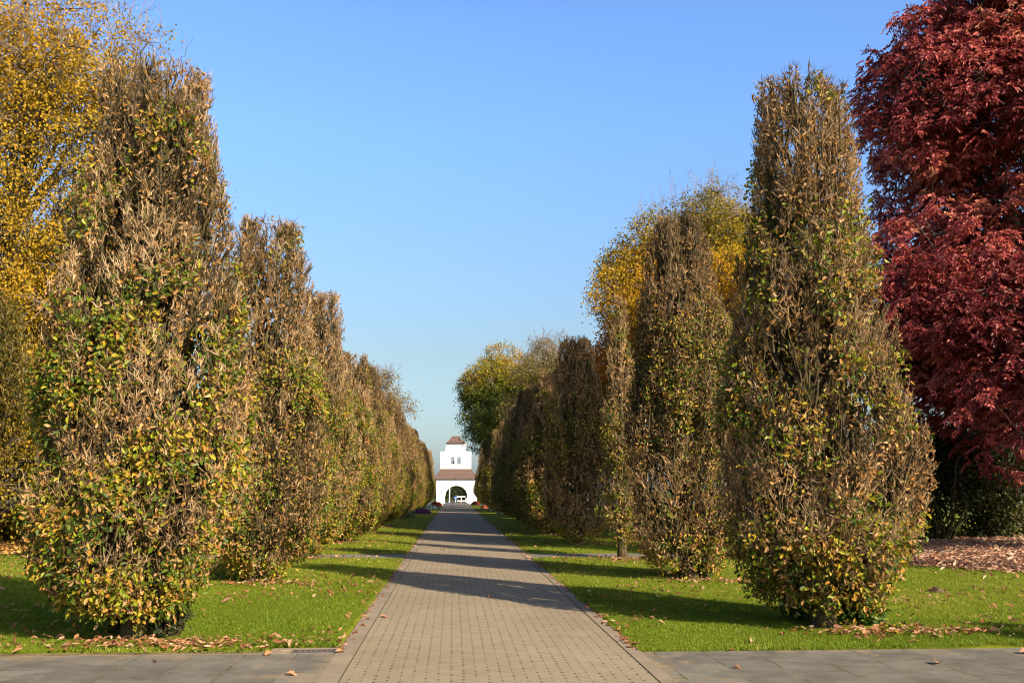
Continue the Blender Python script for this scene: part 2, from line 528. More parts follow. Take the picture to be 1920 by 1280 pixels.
K_L = oak_column_meshes('oak_a', PROF_L, 11, 3400, 10, 28000, 11000, T_OAK, head=1.3)
LB_R = ([0, .08, .16, .24, .36, .5, .62, .72, .85, 1], [1.7, 1.5, .75, .35, .65, .95, .75, .5, .25, -.1])
K_R = oak_column_meshes('oak_b', PROF_R, 23, 3600, 10, 14500, 10500, T_OAK, leafbias=LB_R, head=1.4)
K_M1 = oak_column_meshes('oak_c', PROF_L, 37, 2300, 9, 17000, 9000, T_OAK2, twig_r=.0052, zl=.15)
K_M2 = oak_column_meshes('oak_d', PROF_M, 41, 3000, 9, 8500, 9000, T_OAK2, top='closed', twig_r=.0052, leafbias=LB_R, zl=.15)
K_F = oak_column_meshes('oak_e', PROF_L, 53, 1700, 8, 18000, 7500, T_OAK2, top='half', twig_r=.0065, lsz=(.055, .11), zl=.15)
K_S = oak_column_meshes('oak_f', PROF_S, 61, 800, 9, 4000, 1500, T_OAK2, top='closed', twig_r=.0052, trunk_r=.125)

ORD = ['', 'second', 'third', 'fourth', 'fifth', 'sixth', 'seventh', 'eighth', 'ninth', 'tenth', 'eleventh', 'twelfth', 'thirteenth', 'fourteenth', 'fifteenth', 'sixteenth', 'seventeenth', 'eighteenth']
GL, GR = 'clipped oaks in the row left of the path', 'clipped oaks in the row right of the path'
XL, XR = -3.74, 4.77
NL = 17
for k in range(NL):
    Y = 11.9 + 7.05 * k
    if k == 0: me, lab, rz, sx, sz = K_L, 'broad clipped oak column with bare forked top, first of the left row', .4, .97, 1.005
    elif k == NL - 1: me, lab, rz, sx, sz = K_F, 'last clipped oak of the left row, beside the white gatehouse', 1.0, 1, 1
    else:
        me = (K_M1, K_M2, K_F)[k % 3] if k > 3 else (K_M1, K_M1, K_M1, K_F)[k]
        lab = '%s clipped oak column from the grey pavement in the row left of the path' % ORD[k]
        rz, sx, sz = random.uniform(0, 6.28), random.uniform(.97, 1.05), random.uniform(.97, 1.0)
        if me is K_M2: sz *= .95
        if me is K_M2: pass
        if k == 1: sz, rz = 1.01, 2.2
        if k == 2: sz, rz = 1.01, 4.1
        if k > 2: sz = random.uniform(.89, .95)
    place_oak(me, (XL + min(.25, .0025 * (Y - 12)) + random.uniform(-.06, .06), Y, 0), rz, sx, sz, lab, GL)
NR = 17
for k in range(NR):
    Y = (12.35, 19.0, 24.7, 31.4)[k] if k < 4 else 31.4 + 6.6 * (k - 3)
    X = max(3.95, XR - .035 * (Y - 12.3)) + random.uniform(-.06, .06)
    if k == 0: me, lab, rz, sx, sz = K_R, 'broad clipped oak column with ragged top in front of the crimson tree', 1.3, .98, .985
    elif k == 1: me, lab, rz, sx, sz = K_M2, 'round topped clipped oak column, second of the right row in front of the yellow tree', .7, 1.0, 1.0
    elif k == 2: me, lab, rz, sx, sz = K_S, 'slender young oak column on a bare pale trunk beside the cross path', .2, 1.0, 1.0
    elif k == NR - 1: me, lab, rz, sx, sz = K_F, 'last clipped oak of the right row, beside the white gatehouse', 2.0, 1, 1
    else:
        me = (K_M2, K_F, K_M1)[k % 3]
        lab = '%s clipped oak column from the grey pavement in the row right of the path' % ORD[k]
        rz, sx, sz = random.uniform(0, 6.28), random.uniform(.95, 1.03), random.uniform(.92, .97)
    if k == 2: X = 4.36
    if k == 1: X = 4.62
    place_oak(me, (X, Y, 0), rz, sx, sz, lab, GR)
# one more oak of a further row, outside the frame: its shadow lies on the lawn's right corner
place_oak(K_M1, (13.2, 3.4, 0), 2.5, 1.0, .86, 'clipped oak column on the small lawn across the pavement at far right', GR)


# ------------------------------------------------------------------ park trees
def park_tree_meshes(name, seed, H, Rc, z0, mat, tpl, ncl, per, lsize, tint, barkm=None, lobes=16, trunk_r=.25, clr=.38, droop=.3, twig_mat=None, low=0, lowz=(.06, .30),
                     squash=1.0, side=None, fill=.55, bare_top=0, twr=.009):
    g = np.random.default_rng(seed)
    barkm = barkm or M_bark2
    cz = (H + z0) / 2; hz = (H - z0) / 2
    # lobes of an uneven crown
    u = unit(g.normal(size=(lobes, 3)))
    rr = g.uniform(.45, .74, lobes)
    LC = np.stack([u[:, 0] * rr * Rc, u[:, 1] * rr * Rc, cz + u[:, 2] * rr * hz], 1)
    if low:
        # lobes of the skirt that hangs low all round the tree
        qa = (np.arange(low) + g.uniform(-.3, .3, low)) / low * 2 * PI; qr = g.uniform(.42, .78, low) * Rc
        LC = np.concatenate([LC, np.stack([np.cos(qa) * qr, np.sin(qa) * qr, z0 + g.uniform(lowz[0], lowz[1], low) * (H - z0)], 1)]); lobes += low
    LR = np.stack([Rc * g.uniform(.28, .42, lobes)] * 3, 1); LR[:, 2] *= squash * g.uniform(.8, 1.15, lobes)
    LR = np.minimum(LR, np.array([9, 9, hz]))
    # cluster nodes
    w = (LR[:, 0] ** 2); li = g.choice(lobes, size=ncl, p=w / w.sum())
    if side is not None:
        # leaf out mostly the half that faces the avenue; the far half keeps a thinner crown
        sd = np.array(side) / np.linalg.norm(side)
        sc = LC[:, :2] @ sd / Rc
        pw = w * np.interp(sc, [-.6, 0, .5], [.35, .9, 1.5]); li = g.choice(lobes, size=ncl, p=pw / pw.sum())
    d = unit(g.normal(size=(ncl, 3)))
    rad = np.where(g.uniform(size=ncl) < fill, g.uniform(.8, 1.05, ncl), g.uniform(.2, .9, ncl))
    CN = LC[li] + d * LR[li] * rad[:, None]
    # skeleton
    tk = MB()
    k = 10
    zt = np.linspace(-.2, cz + hz * .35, k)
    Pt = np.stack([g.normal(size=k) * .06 * trunk_r / .25, g.normal(size=k) * .06 * trunk_r / .25, zt], 1); Pt[0, :2] = Pt[1, :2]
    tk.tubes(Pt[None], np.interp(zt, [-.2, .4, z0 + .5, cz + hz * .35], [trunk_r * 1.45, trunk_r, trunk_r * .8, trunk_r * .25])[None], 10)
    zs = g.uniform(max(z0 * .75, .6), cz + hz * .1, lobes)
    zs = np.minimum(zs, LC[:, 2] - .1 * hz)
    zs = np.maximum(zs, .5)
    A = np.stack([0 * zs, 0 * zs, zs], 1); C = LC
    Bm = A * .45 + C * .55 + np.stack([0 * zs, 0 * zs, (C[:, 2] - zs) * .12 + .1], 1)
    t = np.linspace(0, 1, 9)[None, :, None]
    P = (1 - t) ** 2 * A[:, None] + 2 * t * (1 - t) * Bm[:, None] + t ** 2 * C[:, None]
    P = P + g.normal(size=P.shape) * .05 * Rc / 4 * (t > 0)
    tk.tubes(P, np.linspace(trunk_r * .42, trunk_r * .13, 9)[None] * g.uniform(.8, 1.2, (lobes, 1)), 6)
    nsub = 9
    si = np.repeat(np.arange(lobes), nsub)
    f = g.uniform(.5, 1, len(si))
    idx = np.clip((f * 8).astype(int), 0, 8)
    S0 = P[si, idx]
    S1 = LC[si] + unit(g.normal(size=(len(si), 3)) + np.array([0, 0, .35])) * LR[si] * .72
    SP = wobble_paths(S0, S1, 6, .06 * Rc / 4, g)
    tk.tubes(SP, np.linspace(trunk_r * .12, trunk_r * .045, 6)[None] * g.uniform(.7, 1.2, (len(si), 1)), 5)
    # thin twigs from the nearest branch point to every leaf cluster
    nodes = SP[:, 2:].reshape(-1, 3)
    br = MB()
    near = np.empty(ncl, dtype=int)
    for s in range(0, ncl, 800):
        dd = ((CN[s:s + 800, None, :] - nodes[None]) ** 2).sum(2)
        near[s:s + 800] = dd.argmin(1)
    TP = wobble_paths(nodes[near], CN, 5, .05, g)
    br.tubes(TP, np.linspace(1.5, .6, 5)[None] * twr * g.uniform(.7, 1.2, (ncl, 1)), 3, tint=g.uniform(.1, .6, ncl))
    if bare_top:
        # leafless twigs standing out of the top of the crown
        o = np.argsort(-(CN[:, 2] + g.normal(size=ncl) * hz * .12))[:bare_top]
        e = CN[o] + unit(np.array([0, 0, 1.0]) + g.normal(size=(len(o), 3)) * .45) * g.uniform(.5, 1.5, (len(o), 1)) * Rc * .22
        bp = wobble_paths(CN[o], e, 5, .05, g)
        br.tubes(bp, np.linspace(1.1, .4, 5)[None] * twr, 3, tint=.7)
        ii = np.repeat(np.arange(len(o)), 5); f = g.uniform(.2, .9, len(ii))
        b0 = CN[o][ii] * (1 - f[:, None]) + e[ii] * f[:, None]
        e2 = b0 + unit(e[ii] - CN[o][ii] + g.normal(size=(len(ii), 3)) * .9) * g.uniform(.25, .8, (len(ii), 1)) * Rc * .14
        br.tubes(wobble_paths(b0, e2, 4, .03, g), np.linspace(.8, .4, 4)[None] * twr, 3, tint=.8)
    lv = None
    if per:
        lv = MB()
        ci = np.repeat(np.arange(ncl), per); n = len(ci)
        off = g.normal(size=(n, 3)) * clr * np.array([.6, .6, .42])
        P = CN[ci] + off
        P[:, 2] -= droop * (off[:, 0] ** 2 + off[:, 1] ** 2) / clr
        O = unit(P - np.array([0, 0, cz])); O[:, 2] *= .5
        axd = unit(O * .5 + np.array([0, 0, -droop * 1.6]) + g.normal(size=(n, 3)) * .7)
        nrm = unit(np.array([0, 0, .75]) + O * .5 + g.normal(size=(n, 3)) * .55)
        tt = tint(P, CN[ci], g, n)
        lv.leaves(P, axd, nrm, g.uniform(lsize[0], lsize[1], n), tpl, tt, curl=g.uniform(-.1, .5, n))
    ms = [('trunk', tk.mesh(name + '_trunk', barkm, True)), ('twigs', br.mesh(name + '_twigs', twig_mat or M_bare))]
    if lv is not None: ms.append(('crown', lv.mesh(name + '_crown', mat)))
    return ms


def place_tree(ms, name, loc, rz, s, label, group=None, sz=None):
    t = empty(name, loc, rz, (s, s, sz or s)); tag(t, label, 'tree', group)
    for nm, me in ms:
        o = bpy.data.objects.new(nm, me); COL.objects.link(o); o.parent = t
    return t


M_gold = leaf_mat('golden_leaf', [(0, (.09, .075, .010)), (.35, (.28, .20, .014)), (.7, (.50, .30, .016)), (1, (.52, .23, .02))], .4, .03, .3)
M_brown = leaf_mat('bronze_leaf', [(0, (.05, .058, .008)), (.4, (.15, .105, .013)), (.75, (.29, .16, .020)), (1, (.29, .105, .035))], .3, .05, .3)
M_red = leaf_mat('crimson_leaf', [(0, (.10, .012, .013)), (.4, (.31, .043, .038)), (.75, (.58, .135, .10)), (1, (.66, .30, .14))], .3, .06, .3)
M_yel = leaf_mat('yellow_leaf', [(0, (.09, .095, .008)), (.4, (.34, .235, .012)), (.75, (.52, .30, .012)), (1, (.48, .19, .016))], .38, .03, .3)
M_org = leaf_mat('orange_leaf', [(0, (.14, .085, .012)), (.5, (.42, .16, .012)), (1, (.38, .085, .012))], .38, .03, .3)
M_maple = leaf_mat('maple_leaf', [(0, (.025, .055, .007)), (.4, (.12, .145, .010)), (.72, (.37, .27, .016)), (1, (.48, .22, .03))], .32, .04, .3)
M_olive = leaf_mat('olive_leaf', [(0, (.07, .065, .016)), (.5, (.20, .15, .03)), (1, (.30, .19, .05))], .32, .04, .3)
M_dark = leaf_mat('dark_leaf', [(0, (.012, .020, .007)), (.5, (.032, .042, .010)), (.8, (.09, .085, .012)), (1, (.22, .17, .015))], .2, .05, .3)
M_green = leaf_mat('fresh_leaf', [(0, (.03, .065, .010)), (.5, (.075, .13, .015)), (1, (.20, .22, .02))], .3, .06, .25)

# ---- golden linden at the left edge
def t_gold(P, C, g, n):
    return np.clip(.52 + .13 * Noise(.5, 5)(C) + .10 * (P[:, 2] - 7) / 7 + g.normal(size=n) * .16, 0, 1)

gold = park_tree_meshes('golden_linden', 101, 19.5, 6.4, .9, M_gold, T_OVAL, 9000, 20, (.07, .115), t_gold, lobes=44, low=46, lowz=(.05, .68), trunk_r=.24, clr=.36, droop=.35, side=(1, -.5), bare_top=260, fill=.5)
p = atY(-18, 950, 31.0)
place_tree(gold, 'golden_linden', (p[0], 31.0, 0), 0, 1, 'tall golden linden with thin twiggy top at the far left')
def t_brn(P, C, g, n):
    return np.clip(.42 + .25 * Noise(.8, 6)(C) + .05 * (P[:, 2] - 5) + g.normal(size=n) * .16, 0, 1)

brn = park_tree_meshes('bronze_ash', 107, 10.8, 3.5, 1.2, M_brown, T_LANCE, 2100, 34, (.09, .14), t_brn, lobes=16, trunk_r=.18, clr=.36, droop=.6, side=(1, -.6))
p = atY(-185, 950, 24.5)
place_tree(brn, 'bronze_ash', (p[0], 23.5, 0), 0, 1, 'bronze and olive leaved ash in front of the golden linden')

# ---- crimson tree at the right edge: drooping compound leaves
def crimson():
    seed = 131
    g = np.random.default_rng(seed)
    ms = park_tree_meshes('crimson_ash', seed, 17.5, 5.9, 2.5, M_red, T_LANCE, 6200, 0, (.1, .15), None, lobes=44, low=22, twig_mat=M_dtwig, trunk_r=.30, side=(-1, -.8), fill=.6, twr=.008, squash=1.0)
    # leaf sprays on the same cluster nodes: read the twig tips back from the twig mesh
    me = ms[1][1]
    co = np.empty(len(me.vertices) * 3, dtype=np.float32); me.vertices.foreach_get('co', co); co = co.reshape(-1, 5, 3, 3)
    CN = co[:, -1].mean(1)
    lv = MB()
    ns = 8                                                          # compound leaves at each tip
    ci = np.repeat(np.arange(len(CN)), ns); n = len(ci)
    out = unit(CN - np.array([0, 0, 8.0])); out[:, 2] = 0
    a = g.uniform(0, 2 * PI, n)
    d0 = unit(np.stack([np.cos(a), np.sin(a), g.uniform(-.25, .75, n)], 1) + out[ci] * .7)
    Ls = g.uniform(.22, .40, n)
    base = CN[ci] + g.normal(size=(n, 3)) * .10
    nlf = 9
    tpos = np.array([.35, .35, .55, .55, .75, .75, .92, .92, 1.0]); sgn = np.array([1, -1, 1, -1, 1, -1, 1, -1, 0])
    ii = np.repeat(np.arange(n), nlf); tq = np.tile(tpos, n); sg = np.tile(sgn, n)
    side = unit(np.cross(d0, np.array([0, 0, 1.]) + g.normal(size=(n, 3)) * .25))
    P = base[ii] + d0[ii] * (Ls[ii] * tq)[:, None] + np.array([0, 0, -1.]) * (Ls[ii] * tq ** 2 * .55)[:, None]
    axd = unit(d0[ii] * .7 + side[ii] * sg[:, None] * 1.0 + np.array([0, 0, -.75]) + g.normal(size=(n * nlf, 3)) * .28)
    nr_ = unit(np.array([0, 0, .45]) + out[ci][ii] * .9 + g.normal(size=(n * nlf, 3)) * .45)
    tn = np.clip(.42 + .24 * Noise(.8, 9)(CN[ci]) + .018 * (CN[ci][:, 2] - 9) + g.normal(size=n) * .13, 0, 1)
    lv.leaves(P, axd, nr_, g.uniform(.11, .165, n * nlf), T_LANCE if False else T_QUADL, np.clip(tn[ii] + g.normal(size=n * nlf) * .06, 0, 1))
    ms.append(('crown', lv.mesh('crimson_crown', M_red)))
    return ms

T_QUADL = (np.array([(0, 0, 0), (.21, .5, .07), (0, 1, -.10), (-.21, .5, .07)]), np.array([0, 1, 2, 2, 3, 0]), [3, 3])
red = crimson()
place_tree(red, 'crimson_ash', (17.9, 27.2, 0), 0, 1.0, 'tall crimson leaved tree with drooping sprays at the right edge', None, 1.16)

# ---- yellow and bare trees behind the right row
def t_yel(P, C, g, n):
    return np.clip(.55 + .2 * Noise(.55, 12)(C) + .02 * (10 - P[:, 2]) + g.normal(size=n) * .15, 0, 1)

yel = park_tree_meshes('yellow_maple', 151, 17.2, 5.3, 2.0, M_yel, T_QUAD, 4000, 34, (.09, .15), t_yel, lobes=22, trunk_r=.26, clr=.42, droop=.3, side=(-.8, -1), bare_top=120, twr=.012)
p = atY(1305, 900, 45); place_tree(yel, 'yellow_maple', (p[0], 45, 0), 0, 1, 'large yellow maple behind the second oak of the right row')
p = atY(1420, 900, 49); place_tree(yel, 'yellow_maple', (p[0], 49, 0), 2.4, 1.05, 'yellow maple between the larger yellow maple and the crimson tree')
bare = park_tree_meshes('bare_poplar', 161, 19.6, 2.6, 4.0, None, T_QUAD, 700, 0, (.1, .1), None, lobes=16, trunk_r=.2, bare_top=420, twr=.013)
p = atY(1348, 900, 54); place_tree(bare, 'bare_poplar', (p[0], 54, 0), 0, 1, 'leafless tree with grey twigs rising above the yellow maple', None, 1.02)
def t_org(P, C, g, n): return np.clip(.5 + .2 * Noise(.8, 14)(C) + g.normal(size=n) * .2, 0, 1)

org = park_tree_meshes('orange_maple', 171, 9.6, 2.4, 1.0, M_org, T_QUAD, 900, 26, (.09, .14), t_org, lobes=14, trunk_r=.14, clr=.34, twr=.01)
p = atY(1192, 900, 40); place_tree(org, 'orange_maple', (p[0], 40, 0), 0, 1, 'small orange maple behind the slender young oak')
p = atY(1150, 900, 56); place_tree(org, 'orange_maple', (p[0], 56, 0), 2, 1.05, 'rusty orange maple deeper among the trees right of the path', None, 1.2)
bare2 = park_tree_meshes('bare_birch', 173, 12.5, 2.5, 2.0, None, T_QUAD, 1100, 0, (.1, .1), None, lobes=16, trunk_r=.14, bare_top=700, twr=.012)
p = atY(1108, 900, 62); place_tree(bare2, 'bare_birch', (p[0], 62, 0), 0, 1, 'low reddish brown leafless tree beside the rusty maple', None, 1.05)
p = atY(1062, 900, 84); place_tree(bare, 'bare_poplar', (p[0], 84, 0), 1.7, .95, 'pair of pale leafless crowns above the olive tree', None, .97)
def t_map(P, C, g, n): return np.clip(.42 + .22 * Noise(.8, 15)(C) + .05 * (P[:, 2] - 10.5) + g.normal(size=n) * .15, 0, 1)

mapl = park_tree_meshes('turning_maple', 181, 16.3, 5.6, 4.6, M_maple, T_QUAD, 3000, 24, (.12, .20), t_map, lobes=34, trunk_r=.3, clr=.40, droop=.35, side=(-1, -.7), twr=.014)
place_tree(mapl, 'turning_maple', (17.4, 14.0, 0), 1.0, .48, 'unseen tall slim maple added well right of the first right oak for shade', None, 1.2)  # out of view, added to cast shade on the right oak row
p = atY(952, 900, 95); place_tree(mapl, 'turning_maple', (p[0], 95, 0), 0, 1, 'green and gold maple overhanging the path near the gatehouse')
def t_olv(P, C, g, n): return np.clip(.5 + .2 * Noise(.6, 16)(C) + g.normal(size=n) * .15, 0, 1)

olv = park_tree_meshes('olive_lime', 191, 15.6, 4.8, 2.0, M_olive, T_QUAD, 2000, 22, (.10, .17), t_olv, lobes=20, trunk_r=.25, clr=.45, side=(-1, -.7), bare_top=200, twr=.013)
p = atY(1030, 900, 82); place_tree(olv, 'olive_lime', (p[0], 82, 0), 0, 1, 'olive gold tree behind the green and gold maple')
p = atY(1100, 900, 74); place_tree(olv, 'olive_lime', (p[0], 74, 0), 2.2, .9, 'olive gold tree nearer than its twin, beside the leafless crowns', None, .8)
# ---- behind the left row
wisp = park_tree_meshes('orange_birch', 201, 11.0, 2.9, 2.0, M_olive, T_QUAD, 800, 14, (.08, .13), lambda P, C, g, n: np.clip(.8 + g.normal(size=n) * .2, 0, 1), lobes=13, trunk_r=.14, bare_top=200, twr=.010, clr=.36)
p = atY(672, 900, 62); place_tree(wisp, 'orange_birch', (p[0] + .5, 62, 0), .8, 1.05, 'wispy orange birch showing above the left row')
for px, Y, s, rz, lab in ((40, 46, .9, 1.0, 'yellow maple beyond the golden linden'), (520, 46, .55, 3.0, 'low yellow maple hidden behind the left row')):
    p = atY(px, 900, Y); place_tree(yel, 'yellow_maple', (p[0], Y, 0), rz, s, lab)


# ---- shrubs
def shrub_meshes(name, seed, H, Rc, mat, tpl, n, lsize, tint, nst=26):
    g = np.random.default_rng(seed)
    st = MB()
    a = g.uniform(0, 2 * PI, nst); r = Rc * np.sqrt(g.uniform(0, .8, nst)); h = H * g.uniform(.55, .95, nst)
    A = np.stack([np.cos(a) * r * .2, np.sin(a) * r * .2, 0 * a - .03], 1); C = np.stack([np.cos(a) * r, np.sin(a) * r, h], 1)
    P = wobble_paths(A, C, 7, .05 * H / 2, g)
    st.tubes(P, np.linspace(.02, .007, 7)[None] * max(1, H / 2.2) * g.uniform(.7, 1.3, (nst, 1)), 5)
    nl = 12; u = unit(g.normal(size=(nl, 3))); rr = g.uniform(.3, .7, nl)
    LC = np.stack([u[:, 0] * rr * Rc, u[:, 1] * rr * Rc, H * (.44 + u[:, 2] * rr * .6)], 1)
    li = g.integers(0, nl, n); d = unit(g.normal(size=(n, 3)))
    P = LC[li] + d * np.array([Rc * .42, Rc * .42, H * .27]) * (g.uniform(.35, 1.05, n) ** .6)[:, None]
    P[:, 2] = np.abs(P[:, 2]) + .02
    O = unit(P - np.array([0, 0, H * .4]))
    lv = MB()
    lv.leaves(P, unit(O * .6 + g.normal(size=(n, 3)) * .7 + np.array([0, 0, -.3])), unit(O * .6 + np.array([0, 0, .6]) + g.normal(size=(n, 3)) * .5), g.uniform(lsize[0], lsize[1], n), tpl, tint(P, g, n), curl=g.uniform(0, .5, n))
    return [('stems', st.mesh(name + '_stems', M_bark, True)), ('leaves', lv.mesh(name + '_leaves', mat))]


def place_shrub(ms, name, loc, rz, s, label, sz=None, group=None, cat='shrub'):
    t = empty(name, loc, rz, (s, s, sz or s)); tag(t, label, cat, group)
    for nm, me in ms:
        o = bpy.data.objects.new(nm, me); COL.objects.link(o); o.parent = t
    return t

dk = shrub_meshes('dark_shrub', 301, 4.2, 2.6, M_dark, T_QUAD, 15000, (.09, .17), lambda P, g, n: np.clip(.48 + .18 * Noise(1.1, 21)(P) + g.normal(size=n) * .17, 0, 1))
yg = shrub_meshes('yellow_shrub', 307, 2.6, 1.5, M_yel, T_OVAL, 5200, (.07, .12), lambda P, g, n: np.clip(.33 + .15 * Noise(1.5, 22)(P) + g.normal(size=n) * .14, 0, 1))
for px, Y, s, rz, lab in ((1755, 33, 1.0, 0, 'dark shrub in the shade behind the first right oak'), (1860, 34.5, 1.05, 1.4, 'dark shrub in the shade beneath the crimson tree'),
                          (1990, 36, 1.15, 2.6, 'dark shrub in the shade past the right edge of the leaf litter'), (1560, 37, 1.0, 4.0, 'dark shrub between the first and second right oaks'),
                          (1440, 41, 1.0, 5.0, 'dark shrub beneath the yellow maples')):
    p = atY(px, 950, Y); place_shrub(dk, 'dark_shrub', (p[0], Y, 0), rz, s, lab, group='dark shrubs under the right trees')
p = gnd(1925, 1003); place_shrub(yg, 'yellow_shrub', (p[0], p[1], 0), 0, .95, 'yellow green shrub at the right edge of the leaf litter')
for px, Y, s, lab in ((20, 34.5, 1.35, 'yellow green shrub under the golden linden'), (-60, 36, 1.5, 'yellow green shrub left of its smaller neighbour under the golden linden')):
    p = atY(px, 950, Y); place_shrub(yg, 'yellow_shrub', (p[0], Y, 0), px, s, lab)

# saplings and ivy growing at the feet of the oaks
sap = shrub_meshes('green_sapling', 311, .75, .42, M_green, T_OVAL, 420, (.09, .15), lambda P, g, n: np.clip(g.normal(.45, .2, n), 0, 1), 8)
ivy = shrub_meshes('ivy', 313, .62, .36, M_dark, T_IVY, 520, (.05, .085), lambda P, g, n: np.clip(g.normal(.42, .15, n), 0, .7), 9)
p = gnd(1330, 1080); place_shrub(sap, 'green_sapling', (p[0], p[1], 0), 0, 1.05, 'broad leaved green sapling at the foot of the second right oak')
p = gnd(1605, 1168); place_shrub(sap, 'green_sapling', (p[0], p[1], 0), 2, .95, 'broad leaved green sapling at the foot of the first right oak', .72)
p = gnd(1500, 1165); place_shrub(sap, 'green_sapling', (p[0], p[1] + .1, 0), 4, .7, 'small shaded sapling left of the first right oak trunk', .6)
p = gnd(235, 1190); place_shrub(ivy, 'ivy', (p[0], p[1], 0), 0, 1, 'grey green ivy climbing left of the first left oak trunk', cat='ivy')
p = gnd(318, 1196); place_shrub(ivy, 'ivy', (p[0], p[1], 0), 2, .75, 'small clump of ivy right of the first left oak trunk', .7, cat='ivy')

# ------------------------------------------------------------------ ground, paving
def paver_mat():
    m, nt, out = new_mat('tan_pavers'); g = G(nt)
    oc = g.objco(); sp = g.n('ShaderNodeSeparateXYZ'); g.set(sp.inputs[0], oc)
    W, D = .1165, .150
    u = g.math('DIVIDE', sp.outputs[0], W); cu = g.math('FLOOR', u)
    v = g.math('ADD', g.math('DIVIDE', sp.outputs[1], D), g.math('MULTIPLY', g.math('MODULO', g.math('ABSOLUTE', cu), 2.0), .5)); cv = g.math('FLOOR', v)
    fu = g.math('SUBTRACT', u, cu); fv = g.math('SUBTRACT', v, cv)
    cmb = g.n('ShaderNodeCombineXYZ'); g.set(cmb.inputs[0], cu); g.set(cmb.inputs[1], cv)
    wn = g.n('ShaderNodeTexWhiteNoise', noise_dimensions='3D'); g.set(wn.inputs['Vector'], cmb.outputs[0])
    du = g.math('MINIMUM', fu, g.math('SUBTRACT', 1.0, fu))         # distance to the column joint
    dv = g.math('MINIMUM', fv, g.math('SUBTRACT', 1.0, fv))
    jn = g.noise(oc, 26, 3)
    ju = g.math('LESS_THAN', g.math('ADD', du, g.math('MULTIPLY', g.math('SUBTRACT', jn, .5), .06)), .024)
    jv = g.math('LESS_THAN', dv, .018)
    # open drainage notches where the joints meet
    jx = g.math('MULTIPLY', g.math('SUBTRACT', g.noise(oc, 5, 2), .5), .16)
    u2 = g.math('ADD', g.math('ADD', u, jx), .5); c2 = g.math('FLOOR', u2); x2 = g.math('SUBTRACT', g.math('SUBTRACT', u2, c2), .5)
    v2 = g.math('ADD', g.math('DIVIDE', sp.outputs[1], D), g.math('MULTIPLY', g.math('MODULO', g.math('ABSOLUTE', c2), 2.0), .5)); w2 = g.math('FLOOR', v2)
    y2 = g.math('SUBTRACT', g.math('SUBTRACT', v2, w2), .5)
    cm2 = g.n('ShaderNodeCombineXYZ'); g.set(cm2.inputs[0], c2); g.set(cm2.inputs[1], w2)
    wn2 = g.n('ShaderNodeTexWhiteNoise', noise_dimensions='3D'); g.set(wn2.inputs['Vector'], cm2.outputs[0])
    ex = g.math('DIVIDE', g.math('MULTIPLY', x2, W), .0125); ey = g.math('DIVIDE', g.math('MULTIPLY', y2, D), .028)
    wv = g.math('MULTIPLY', g.math('SUBTRACT', wn2.outputs['Value'], .35), 1.2)
    dot = g.math('LESS_THAN', g.math('ADD', g.math('ADD', g.math('MULTIPLY', ex, ex), g.math('MULTIPLY', ey, ey)), wv), 1.0)
    ju = g.math('LESS_THAN', g.math('ABSOLUTE', x2), .022)
    big = g.noise(oc, .55, 4); fine = g.noise(oc, 120, 2, .7); mid = g.noise(oc, 9, 3)
    base = g.mix(g.mapr(big, .3, .7, 0, 1), (.250, .194, .120, 1), (.310, .244, .156, 1))
    base = g.mix(g.mapr(mid, .35, .7, 0, .45), base, (.235, .165, .115, 1))
    st_ = g.noise(oc, .22, 5, .7)
    base = g.mix(g.mapr(st_, .55, .72, 0, .45), base, (.17, .135, .095, 1))
    hs = g.n('ShaderNodeHueSaturation'); g.set(hs.inputs['Color'], base)
    g.set(hs.inputs['Value'], g.math('MULTIPLY', g.mapr(wn.outputs['Value'], 0, 1, .95, 1.05), g.mapr(fine, .25, .75, .70, 1.3)))
    col = g.mix(g.math('MULTIPLY', ju, .11), hs.outputs[0], (.07, .055, .03, 1))
    col = g.mix(g.math('MULTIPLY', jv, .05), col, (.10, .08, .05, 1))
    moss = g.mix(g.math('GREATER_THAN', g.noise(oc, 1.3, 3), .60), (.035, .026, .016, 1), (.085, .080, .016, 1))
    col = g.mix(g.math('MULTIPLY', dot, .74), col, moss)
    h = g.math('SUBTRACT', g.math('MULTIPLY', fine, .35), g.math('ADD', g.math('MULTIPLY', ju, .4), g.math('MULTIPLY', dot, 1.0)))
    g.principled(out, col, .85, g.bump(h, .35, .006), .25)
    return m


